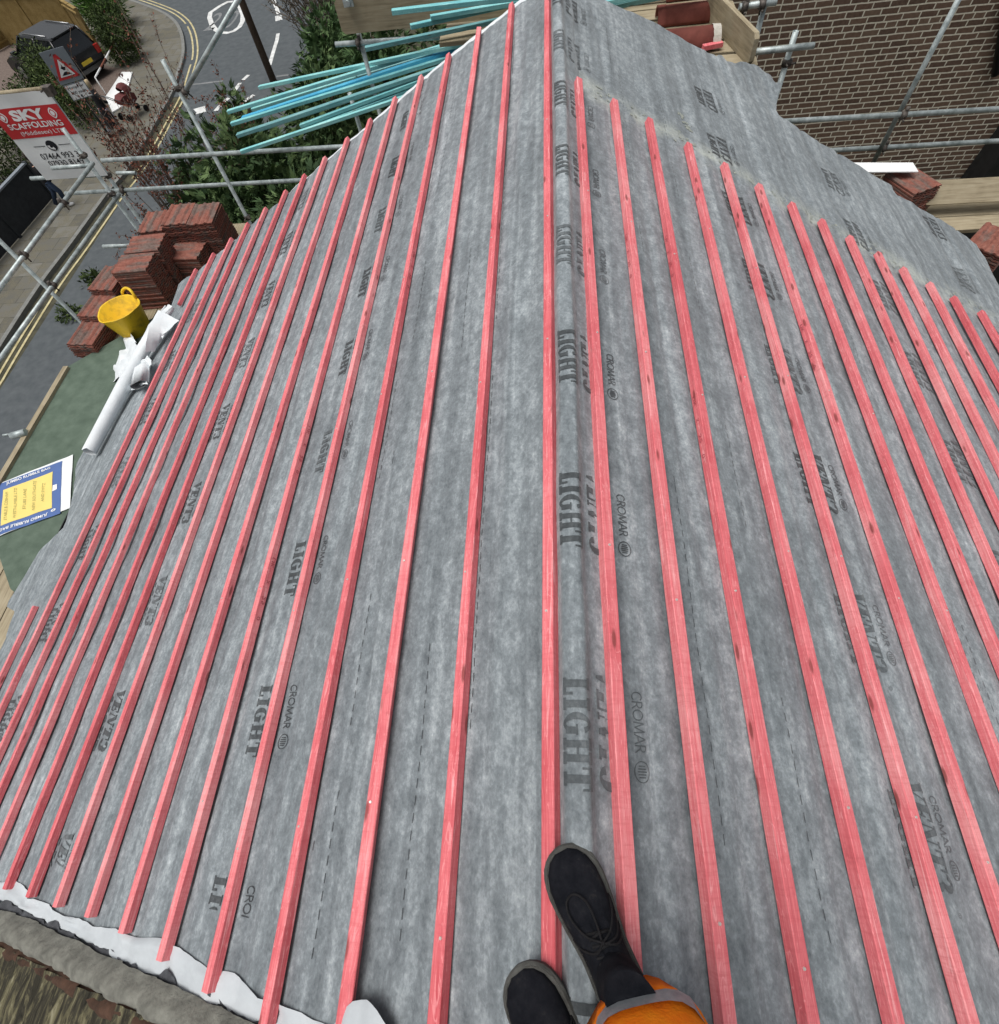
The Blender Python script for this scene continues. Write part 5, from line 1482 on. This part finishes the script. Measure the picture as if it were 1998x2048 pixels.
build('sub_plate', bm, [MT['signgrey'], MT['whitep'], MT['black']], sg)
# brown utility pole
pb_ = gr(548, 165)
up = empty('utility_pole', pb_, 'tall brown wooden utility pole standing at the roadside', 'utility pole')
bm = bm_new(); tube(bm, [pb_, pb_+Vector((0, 0, 4)), pb_+Vector((0, 0, 9.5))], [.17, .155, .12], 12); build('pole', bm, MT['pole_wood'], up)
bm = bm_new(); c = pb_+Vector((0, 0, 9.1)); box(bm, c.x-.8, c.x+.8, c.y-.05, c.y+.05, c.z, c.z+.1); build('cross_arm', bm, MT['pole_wood'], up)
# white board lying on the drive
bm = bm_new(); pts = [gr(x, y, .14) for x, y in ((245, 146), (266, 146), (247, 214), (226, 226), (212, 196), (220, 184))]
prism(bm, [(p.x, p.y) for p in pts], GZ+.14, GZ+.19); tag(build('white_board', bm, MT['white_board']), 'white board lying flat on the drive behind the pram', 'board')
# thin white pole barrier
bm = bm_new(); a, b = gr(229, 84, 1.0), gr(190, 155, .9)
for t0, t1, mi in ((0, .25, 1), (.25, .48, 0), (.48, .74, 1), (.74, 1, 0)): tube(bm, [a.lerp(b, t0), a.lerp(b, t1)], .035, 6, mi=1 - mi)
tube(bm, [a, (a.x, a.y, GZ+.1)], .03, 6, mi=1); tube(bm, [b, (b.x, b.y, GZ+.1)], .03, 6, mi=1)
tag(build('barrier_pole', bm, [MT['redleaf'], MT['whitep']]), 'thin red and white pole barrier beside the black car', 'barrier')

# ------------------------------------------------------------------ black car on the drive
def car(loc, yaw, label):
    root = empty('parked_car', loc, label, 'car'); s = 1.2
    Mx = Matrix.Translation(Vector(loc)) @ Matrix.Rotation(yaw, 4, 'Z') @ Matrix.Scale(s, 4)
    # side outline (x along the length, nose at +x; z)
    low = [(-2.2, .35), (-2.25, .62), (-2.22, .98), (-1.6, 1.02), (.9, 1.0), (1.75, .88), (2.2, .70), (2.25, .42), (2.15, .28), (-2.1, .28)]
    bm = bm_new()
    def loft(prof, w):
        rows = []
        for y, kx, kz in ((-w, .965, .96), (-w*.9, 1, 1), (w*.9, 1, 1), (w, .965, .96)):
            rows.append([bm.verts.new(Mx @ Vector((x*kx, y, .3+(z-.3)*kz))) for x, z in prof])
        n = len(prof)
        for a, b in zip(rows, rows[1:]):
            for k in range(n): bm.faces.new((a[k], a[(k+1) % n], b[(k+1) % n], b[k]))
        bm.faces.new(rows[0][::-1]); bm.faces.new(rows[-1])
        bmesh.ops.recalc_face_normals(bm, faces=bm.faces[:])
    loft(low, .93); build('body', bm, MT['carpaint'], root)
    bm = bm_new()
    b0 = [(-2.12, -.86), (1.0, -.86), (1.0, .86), (-2.12, .86)]; t0 = [(-1.82, -.68), (.25, -.68), (.25, .68), (-1.82, .68)]
    A = [bm.verts.new(Mx @ Vector((x, y, .985))) for x, y in b0]; T = [bm.verts.new(Mx @ Vector((x, y, 1.62))) for x, y in t0]
    for k in range(4): bm.faces.new((A[k], A[(k+1) % 4], T[(k+1) % 4], T[k]))
    bm.faces.new(T); build('window_glass', bm, MT['glass'], root)
    bm = bm_new()
    prism_ = [(-1.92, -.66), (-1.80, -.72), (.20, -.72), (.32, -.6), (.32, .6), (.20, .72), (-1.80, .72), (-1.92, .66)]
    a = [bm.verts.new(Mx @ Vector((x, y, 1.60))) for x, y in prism_]; b = [bm.verts.new(Mx @ Vector((x*.97-.02, y*.96, 1.665))) for x, y in prism_]
    bm.faces.new(b); bm.faces.new(a[::-1])
    for k in range(8): bm.faces.new((a[k], a[(k+1) % 8], b[(k+1) % 8], b[k]))
    build('roof', bm, MT['roofgrey'], root)
    for sy in (-1, 1):
        for x0, x1 in ((-2.10, -1.83), (-.72, -.72), (.98, .28)):
            bm = bm_new(); tube(bm, [Mx @ Vector((x0, sy*.865, 1.0)), Mx @ Vector((x1, sy*.70, 1.62))], .045*s, 6); build('pillar', bm, MT['carpaint'], root)
        bm = bm_new(); tube(bm, [Mx @ Vector((-1.6, sy*.62, 1.70)), Mx @ Vector((0, sy*.62, 1.70))], .022*s, 6); build('roof_rail', bm, MT['chrome'], root)
        bm = bm_new(); box(bm, -2.27, -2.18, sy*.80-.10, sy*.80+.10, .72, 1.0, Mx); build('tail_lamp', bm, MT['redlamp'], root)
        for x in (-1.42, 1.42):
            bm = bm_new(); c = Mx @ Vector((x, sy*.84, .34)); d = Mx.to_3x3() @ Vector((0, sy*.11, 0))
            tube(bm, [c-d, c+d], .34*s, 20); w = build('wheel', bm, MT['rubber'], root)
            bm = bm_new(); tube(bm, [c+d*.9, c+d*1.06], .22*s, 16); build('rim', bm, MT['alloy'], w)
        bm = bm_new(); box(bm, -1.1, 1.1, sy*.94-.02, sy*.94+.02, .30, .35, Mx); build('sill_trim', bm, MT['chrome'], root)
        bm = bm_new(); box(bm, .82, .98, sy*1.02-.10, sy*1.02+.10, 1.02, 1.16, Mx); build('wing_mirror', bm, MT['carpaint'], root)
    bm = bm_new(); box(bm, -2.275, -2.262, -.27, .27, .60, .73, Mx); build('number_plate', bm, MT['plate'], root)
    bm = bm_new(); box(bm, -2.30, -2.20, -.86, .86, .36, .50, Mx); build('rear_bumper', bm, MT['carpaint'], root)
    bm = bm_new(); box(bm, -1.98, -1.76, -.60, .60, 1.64, 1.67, Mx); build('rear_spoiler', bm, MT['carpaint'], root)
    return root
cc = gr(118, 128)
CAR_LOC, CAR_YAW = (-26.3, 33.5, GZ+.14), rad(155.5)
car(CAR_LOC, CAR_YAW, 'black car parked on the drive in front of the timber fence')

# ------------------------------------------------------------------ people
def skin_body(name, joints, edges, m, parent=None, sub=2, root=0, smooth=True):
    """one continuous body grown over joints [(x,y,z,r)]"""
    me = bpy.data.meshes.new(name); me.from_pydata([j[:3] for j in joints], edges, [])
    o = bpy.data.objects.new(name, me); COL.objects.link(o)
    md = o.modifiers.new('skin', 'SKIN'); md.use_smooth_shade = True; md.branch_smoothing = .4
    for i, v in enumerate(me.skin_vertices[0].data):
        r = joints[i][3]; v.radius = (r, r) if not isinstance(r, tuple) else r
        v.use_root = (i == root)
    sb_ = o.modifiers.new('sub', 'SUBSURF'); sb_.levels = sub; sb_.render_levels = sub
    dg = bpy.context.evaluated_depsgraph_get(); ev = o.evaluated_get(dg)
    nm = bpy.data.meshes.new_from_object(ev); o.modifiers.clear(); o.data = nm; nm.name = name
    nm.materials.clear(); nm.materials.append(MT[m])
    for p in nm.polygons: p.use_smooth = smooth
    if parent is not None:
        o.parent = parent; o.matrix_parent_inverse = parent_world(parent).inverted()
    return o
def tf(joints, loc, yaw, s=1.0):
    c, s_ = math.cos(yaw), math.sin(yaw); out = []
    for x, y, z, r in joints:
        out.append((loc[0]+s*(x*c-y*s_), loc[1]+s*(x*s_+y*c), loc[2]+s*z, tuple(q*s for q in r) if isinstance(r, tuple) else r*s))
    return out
# walking figure, facing +y
BODY = [(0,0,.95,(.15,.11)), (0,.01,1.12,(.14,.10)), (0,.03,1.32,(.17,.11)), (0,.05,1.46,(.07,.07)), (0,.07,1.54,(.055,.055)), (0,.09,1.66,(.085,.10)), (0,.085,1.73,(.07,.08)),
        (.10,.02,.90,.085), (.10,.16,.50,.062), (.10,.10,.10,.042), (.10,.22,.04,.04),
        (-.10,-.02,.90,.085), (-.10,-.06,.48,.062), (-.10,-.28,.12,.042), (-.10,-.20,.04,.04),
        (.19,.04,1.40,.055), (.23,.05,1.14,.043), (.20,.25,1.02,.034), (-.19,.04,1.40,.055), (-.23,.05,1.14,.043), (-.20,.25,1.02,.034)]
EDG = [(0,1),(1,2),(2,3),(3,4),(4,5),(5,6),(0,7),(7,8),(8,9),(9,10),(0,11),(11,12),(12,13),(13,14),(2,15),(15,16),(16,17),(2,18),(18,19),(19,20)]
def street_person(label, loc, yaw, coat, legs, hairm, long_coat=False, s=1.16):
    root = empty('person', loc, label, 'person')
    skin_body('body', tf(BODY, loc, yaw, s), EDG, 'skin', root, 2)
    Mx = Matrix.Translation(Vector(loc)) @ Matrix.Rotation(yaw, 4, 'Z') @ Matrix.Scale(s, 4)
    bm = bm_new()
    zz = [(1.50, .08, .08), (1.44, .17, .12), (1.30, .20, .135), (1.10, .175, .13), (.92, .19, .145)] + ([(.6, .24, .21), (.30, .27, .25)] if long_coat else [(.84, .20, .15)])
    rows = []
    for z, a, b in zz:
        rows.append([bm.verts.new(Mx @ Vector((a*math.cos(2*math.pi*k/20), .03+b*math.sin(2*math.pi*k/20)+.05*(z-1), z))) for k in range(20)])
    for p, q in zip(rows, rows[1:]):
        for k in range(20):
            f = bm.faces.new((p[k], q[k], q[(k+1) % 20], p[(k+1) % 20])); f.smooth = True
    bm.faces.new(rows[0][::-1])
    for sx in (-1, 1):
        tube(bm, [Mx @ Vector(v) for v in ((sx*.17, .04, 1.41), (sx*.232, .05, 1.14), (sx*.205, .22, 1.035))], [.072*s, .060*s, .050*s], 10)
    bmesh.ops.recalc_face_normals(bm, faces=bm.faces[:]); build('coat', bm, MT[coat], root)
    bm = bm_new()
    for j in ((7, 8, 9), (11, 12, 13)):
        tube(bm, [Mx @ Vector(BODY[i][:3]) for i in j], [.105*s, .082*s, .066*s], 10)
    build('trousers', bm, MT[legs], root)
    bm = bm_new(); bmesh.ops.create_uvsphere(bm, u_segments=14, v_segments=10, radius=1)
    for v in bm.verts:
        p = v.co; v.co = Mx @ Vector((p.x*.098, .072+p.y*.112 - (.02 if p.z < 0 else 0), 1.70+p.z*(.12 if p.z > 0 else .17)))
    bmesh.ops.delete(bm, geom=[v for v in bm.verts if (Mx.inverted() @ v.co).y > .14 and (Mx.inverted() @ v.co).z < 1.74], context='VERTS')
    for f in bm.faces: f.smooth = True
    build('hair', bm, MT[hairm], root)
    for i in (10, 14):
        bm = bm_new(); x, y, z, r = BODY[i]; tube(bm, [Mx @ Vector((x, y-.10, .05)), Mx @ Vector((x, y, .05)), Mx @ Vector((x, y+.07, .04))], [.05*s, .055*s, .035*s], 10)
        build('shoe', bm, MT['whitep' if legs == 'jeans' else 'lace'], root)
    return root
pf = gr(238, 268, .13)
street_person('person in a long black coat with fair hair pushing a pram along the pavement', tuple(pf), rad(-25), 'coat', 'palecloth', 'blonde', True)
p2 = gr(133, 412, .13)
street_person('person in a black top and blue jeans walking below the banner', tuple(p2), rad(-60), 'coat', 'jeans', 'hair')
# pram
pc_ = gr(272, 232, .13); yawp = rad(-25)
pr = empty('pram', pc_, 'dark red pram pushed along the pavement by the person in the long black coat', 'pram')
Mx = Matrix.Translation(pc_) @ Matrix.Rotation(yawp, 4, 'Z') @ Matrix.Scale(1.15, 4)
bm = bm_new(); rows = []
for y, w, z0, z1 in ((-.35, .16, .55, .72), (-.2, .22, .45, .80), (.1, .22, .42, .80), (.38, .18, .48, .70)):
    rows.append([bm.verts.new(Mx @ Vector(p)) for p in ((-w, y, z0), (w, y, z0), (w*1.1, y, z1), (-w*1.1, y, z1))])
for a, b in zip(rows, rows[1:]):
    for k in range(4): bm.faces.new((a[k], a[(k+1) % 4], b[(k+1) % 4], b[k]))
bm.faces.new(rows[0][::-1]); bm.faces.new(rows[-1]); build('carrycot', bm, MT['pram'], pr)
bm = bm_new(); rows = []
for a in range(7):
    t = rad(10+a*20); rows.append([bm.verts.new(Mx @ Vector((.24*math.cos(math.pi*k/8), .12+.34*math.cos(t)*abs(math.sin(math.pi*k/8))**.5*.9, .78+.34*math.sin(t)*math.sin(math.pi*k/8)))) for k in range(9)])
for a, b in zip(rows, rows[1:]):
    for k in range(8): bm.faces.new((a[k], a[k+1], b[k+1], b[k]))
build('hood', bm, MT['pram'], pr)
bm = bm_new()
for sx in (-1, 1):
    tube(bm, [Mx @ Vector(p) for p in ((sx*.24, -.75, 1.02), (sx*.24, -.3, .62), (sx*.24, .45, .2))], .018, 6)
    tube(bm, [Mx @ Vector(p) for p in ((sx*.24, -.45, .2), (sx*.24, .2, .55))], .018, 6)
tube(bm, [Mx @ Vector(p) for p in ((-.24, -.75, 1.02), (.24, -.75, 1.02))], .02, 6); build('frame', bm, MT['alloy'], pr)
for sx in (-1, 1):
    for y, r in ((-.45, .15), (.45, .13)):
        bm = bm_new(); tube(bm, [Mx @ Vector((sx*.25, y, r)), Mx @ Vector((sx*.30, y, r))], r, 14); build('wheel', bm, MT['rubber'], pr)

# ------------------------------------------------------------------ the roofer whose boots show at the bottom
me_root = empty('person', (.05, -.45, 0), 'person in black lace-up boots and orange hi-vis trousers standing astride the ridge, seen from above', 'person')
def boot(toe, yaw, pitch, rollb, L=.40):
    """toe tip world position (sole level), yaw of the toe direction"""
    Rm = Matrix.Translation(Vector(toe)) @ Matrix.Rotation(yaw, 4, 'Z') @ Matrix.Rotation(pitch, 4, 'X') @ Matrix.Rotation(rollb, 4, 'Y') @ Matrix.Translation((0, -L, 0))
    def outline(y):                     # half widths (inner, outer) along 0 heel .. L toe
        t = max(0, min(1, y/L))
        tab = [(0, .0), (.02, .028), (.08, .045), (.22, .050), (.42, .049), (.62, .060), (.76, .066), (.86, .062), (.93, .049), (.975, .030), (1, .0)]
        return interp(tab, t)*1.12
    def sole_ring(bm, z, g, y0=0.0, y1=1.0, n=22):
        pts = []
        ys_ = [L*(y0+(y1-y0)*(.5-.5*math.cos(math.pi*k/n))) for k in range(n+1)]
        for y in ys_: pts.append((outline(y)+g*(1 if 0 < y < L else 0), y + g*(y/L*2-1)))
        for y in ys_[::-1][1:-1]: pts.append((-(outline(y)*.93+g), y + g*(y/L*2-1)))
        return [bm.verts.new(Rm @ Vector((x, y, z))) for x, y in pts]
    bm = bm_new(); rs = [sole_ring(bm, z, g) for z, g in ((0, -.002), (.004, .006), (.026, .008), (.031, .004), (.031, -.006))]
    for a, b in zip(rs, rs[1:]):
        for k in range(len(a)): bm.faces.new((a[k], a[(k+1) % len(a)], b[(k+1) % len(a)], b[k]))
    bm.faces.new(rs[0][::-1]); bm.faces.new(rs[-1]); bmesh.ops.recalc_face_normals(bm, faces=bm.faces[:])
    # stitched welt
    n = 60
    for k in range(n):
        y = L*(.30+.70*k/n)
        for sx in (-1, 1):
            w = outline(y)*(1 if sx > 0 else .93)+.0025
            if y > L*.985: continue
            p = Rm @ Vector((sx*w, y, .0325)); q = Rm @ Vector((sx*(outline(min(L, y+.004))*(1 if sx > 0 else .93)+.0025), y+.004, .0325))
            tube(bm, [p, q], .0009, 4, mi=1)
    build('boot_sole', bm, [MT['sole'], MT['stitch']], me_root)
    # upper: cross sections from toe back to heel, then the shaft
    bm = bm_new(); rows = []; n = 24
    tops = [(.985, .036, .010), (.955, .050, .30), (.90, .062, .55), (.82, .070, .72), (.72, .077, .84), (.62, .088, .90), (.52, .106, .93), (.44, .128, .95), (.38, .145, .90), (.30, .150, .80)]
    for t, zt, k_ in tops:
        y = L*t; hw = max(.006, outline(y)*.93); row = []
        for k in range(n+1):
            a = math.pi*k/n
            row.append(bm.verts.new(Rm @ Vector((hw*math.cos(a)*(1+.04*math.sin(a)), y, .028+(zt-.028)*max(0, math.sin(a))**.72))))
        rows.append(row)
    for a, b in zip(rows, rows[1:]):
        for k in range(n):
            f = bm.faces.new((a[k], a[k+1], b[k+1], b[k])); f.smooth = True
    # shaft rings: share the last vamp row as the front half
    sh = []
    for z, yc, ax_, ay in ((.028, L*.22, .054, L*.215), (.06, L*.23, .057, L*.215), (.09, L*.235, .057, L*.22), (.12, L*.24, .056, L*.215), (.15, L*.24, .055, L*.195), (.185, L*.235, .054, L*.18), (.235, L*.23, .056, L*.18)):
        sh.append([bm.verts.new(Rm @ Vector((ax_*math.cos(2*math.pi*k/28), yc+ay*math.sin(2*math.pi*k/28), z))) for k in range(28)])
    for a, b in zip(sh, sh[1:]):
        for k in range(28):
            f = bm.faces.new((a[k], a[(k+1) % 28], b[(k+1) % 28], b[k])); f.smooth = True
    bm.faces.new(sh[-1])
    bmesh.ops.recalc_face_normals(bm, faces=bm.faces[:])
    upb = build('boot_upper', bm, MT['suede'], me_root)
    # facing panels, tongue and laces
    bm = bm_new()
    def vamp(x, t, off=.004):
        y = L*t; zt = interp([(q[0], q[1]) for q in tops[::-1]], t); hw = outline(y)*.93
        s_ = max(0, 1-(x/hw)**2)**.36
        return Rm @ Vector((x, y, .028+(zt-.028)*s_+off))
    for sx in (-1, 1):
        g = [[bm.verts.new(vamp(sx*(.008+.026*i/4), .40+.20*j/5, .0045)) for j in range(6)] for i in range(5)]
        for i in range(4):
            for j in range(5): bm.faces.new((g[i][j], g[i+1][j], g[i+1][j+1], g[i][j+1]))
    build('lace_facing', bm, MT['suede'], upb)
    bm = bm_new()
    for t in (.42, .47, .53):
        tube(bm, [vamp(-.026, t, .009), vamp(0, t+.012, .012), vamp(.026, t, .009)], .0032, 6)
        tube(bm, [vamp(-.026, t+.03, .009), vamp(.026, t, .010)], .0032, 6)
    def loopc(pts):
        V = [Vector(q) for q in pts]; out = []
        for i in range(len(V)-1):
            a, b, c, d = V[max(i-1, 0)], V[i], V[i+1], V[min(i+2, len(V)-1)]
            for k in range(5):
                q = k/5; out.append(.5*((2*b)+(c-a)*q+(2*a-5*b+4*c-d)*q*q+(3*b-a-3*c+d)*q**3))
        out.append(V[-1]); tube(bm, [vamp(x, t, o) for x, t, o in out], .0026, 6)
    loopc([(0, .50, .016), (-.030, .56, .016), (-.046, .66, .012), (-.040, .74, .010), (-.016, .76, .012), (.004, .70, .014), (.006, .60, .016), (0, .51, .016)])
    loopc([(0, .50, .016), (.030, .53, .020), (.056, .60, .018), (.066, .66, .006), (.062, .56, .004), (.040, .49, .012), (.004, .49, .016)])
    loopc([(0, .50, .015), (-.022, .47, .014), (-.048, .50, .008), (-.058, .55, .003)])
    loopc([(0, .50, .015), (.030, .46, .014), (.052, .47, .006), (.064, .52, .0)])
    loopc([(0, .49, .018), (.003, .505, .020), (-.003, .50, .019)])
    build('shoelace', bm, MT['lace'], upb)
    return Rm
BR_ = boot(at(1119, 1697, z=.012) , rad(27), rad(-1), rad(4))
BL_ = boot(at(1038, 1932, z=-.004), rad(36), rad(-1), rad(-9))
# legs and trousers
def trouser(ank, knee, hip, name='trouser_leg'):
    A, Kn, Hp = Vector(ank), Vector(knee), Vector(hip); bm = bm_new(); rows = []; n = 36
    P = [(A+Vector((0, 0, -.035)), .136), (A+Vector((0, .0, .03)), .138), (A.lerp(Kn, .25), .132), (A.lerp(Kn, .5), .124), (A.lerp(Kn, .8), .122), (Kn, .125), (Kn.lerp(Hp, .5), .145), (Hp, .165)]
    for i, (c, r) in enumerate(P):
        row = []
        for k in range(n):
            a = 2*math.pi*k/n
            w = 1+.10*N3(math.cos(a)*1.6+i*.35, math.sin(a)*1.6, i*.6+c.x*3)+.03*math.sin(a*5+i*1.7)*(i < 6)
            row.append(bm.verts.new(c + Vector((r*1.05*w*math.cos(a), r*w*math.sin(a), .012*N3(math.cos(a)*2, math.sin(a)*2, i)))))
        rows.append(row)
    for i, (a, b) in enumerate(zip(rows, rows[1:])):
        for k in range(n):
            f = bm.faces.new((a[k], a[(k+1) % n], b[(k+1) % n], b[k])); f.smooth = True
    inner = [bm.verts.new(v.co.lerp(A, .10)+Vector((0, 0, .03))) for v in rows[0]]
    for k in range(n): bm.faces.new((rows[0][(k+1) % n], rows[0][k], inner[k], inner[(k+1) % n]))
    bmesh.ops.recalc_face_normals(bm, faces=bm.faces[:])
    o = build(name, bm, MT['orange'], me_root)
    # reflective bands that follow the cloth
    for lo, hi in ((.02, .10),):
        bm = bm_new(); rr = []
        for t in (lo, (lo+hi)/2, hi):
            z = t; c = A.lerp(Kn, z); row = []
            for k in range(n):
                a = 2*math.pi*k/n
                w = 1+.10*N3(math.cos(a)*1.6+.55+.6*z, math.sin(a)*1.6, 1.0+z+c.x*3)+.03*math.sin(a*5+2.4)
                row.append(bm.verts.new(c+Vector((.1435*1.05*w*math.cos(a), .1435*w*math.sin(a), .05*math.cos(a-2.2)))))
            rr.append(row)
        for a, b in zip(rr, rr[1:]):
            for k in range(n):
                f = bm.faces.new((a[k], a[(k+1) % n], b[(k+1) % n], b[k])); f.smooth = True
        build('reflective_band', bm, MT['reflect'], o)
    return o
aR = BR_ @ Vector((0, .075, .17)); aL = BL_ @ Vector((0, .075, .17))
kR = Vector((aR.x+.01, aR.y-.06, .68)); kL = Vector((aL.x-.01, aL.y-.05, .60))
hR, hL_ = Vector((.10, -.92, 1.12)), Vector((-.12, -.94, 1.10))
aR += Vector((.035, -.085, .0)); kR += Vector((.03, -.12, 0)); aL += Vector((.03, -.10, 0)); kL += Vector((.02, -.12, 0))
trouser(aR, kR, hR); trouser(aL, kL, hL_)
J = [(-.01, -.94, 1.12, (.17, .13)), (-.01, -.93, 1.35, (.17, .13)), (-.01, -.88, 1.62, (.21, .13)), (-.02, -.84, 1.80, (.075, .075)), (-.02, -.80, 1.90, (.065, .065)), (-.02, -.74, 2.02, (.095, .11)), (-.02, -.74, 2.10, (.08, .09)),
     (.20, -.86, 1.68, .065), (.26, -.58, 1.46, .052), (.08, -.22, 1.62, .038), (.03, -.14, 1.68, .03),
     (-.24, -.86, 1.68, .065), (-.31, -.58, 1.46, .052), (-.17, -.22, 1.62, .038), (-.13, -.14, 1.68, .03),
     (hR.x, hR.y, 1.06, .12), (kR.x, kR.y, kR.z, .085), (aR.x, aR.y-.02, aR.z+.02, .05), (hL_.x, hL_.y, 1.05, .12), (kL.x, kL.y, kL.z, .085), (aL.x, aL.y-.02, aL.z+.02, .05)]
E_ = [(0,1),(1,2),(2,3),(3,4),(4,5),(5,6),(2,7),(7,8),(8,9),(9,10),(2,11),(11,12),(12,13),(13,14),(0,15),(15,16),(16,17),(0,18),(18,19),(19,20)]
skin_body('body', J, E_, 'skin', me_root, 2)
bm = bm_new(); rows = []
for z, yc, a, b in ((1.04, -.94, .21, .16), (1.2, -.94, .20, .155), (1.45, -.91, .215, .16), (1.62, -.88, .235, .155), (1.74, -.85, .16, .11), (1.80, -.84, .09, .09)):
    rows.append([bm.verts.new((-.01+a*math.cos(2*math.pi*k/24), yc+b*math.sin(2*math.pi*k/24), z)) for k in range(24)])
for a, b in zip(rows, rows[1:]):
    for k in range(24):
        f = bm.faces.new((a[k], a[(k+1) % 24], b[(k+1) % 24], b[k])); f.smooth = True
for q in ((7, 8, 9), (11, 12, 13)): tube(bm, [J[i][:3] for i in q], [.088, .074, .058], 12)
build('jacket', bm, MT['orange'], me_root)
bm = bm_new(); bmesh.ops.create_uvsphere(bm, u_segments=16, v_segments=10, radius=1)
for v in bm.verts: v.co = Vector((-.02+v.co.x*.112, -.755+v.co.y*.128, 2.075+v.co.z*.12))
bmesh.ops.delete(bm, geom=[v for v in bm.verts if v.co.z < 2.03 and v.co.y > -.76], context='VERTS')
build('hair', bm, MT['hair'], me_root)
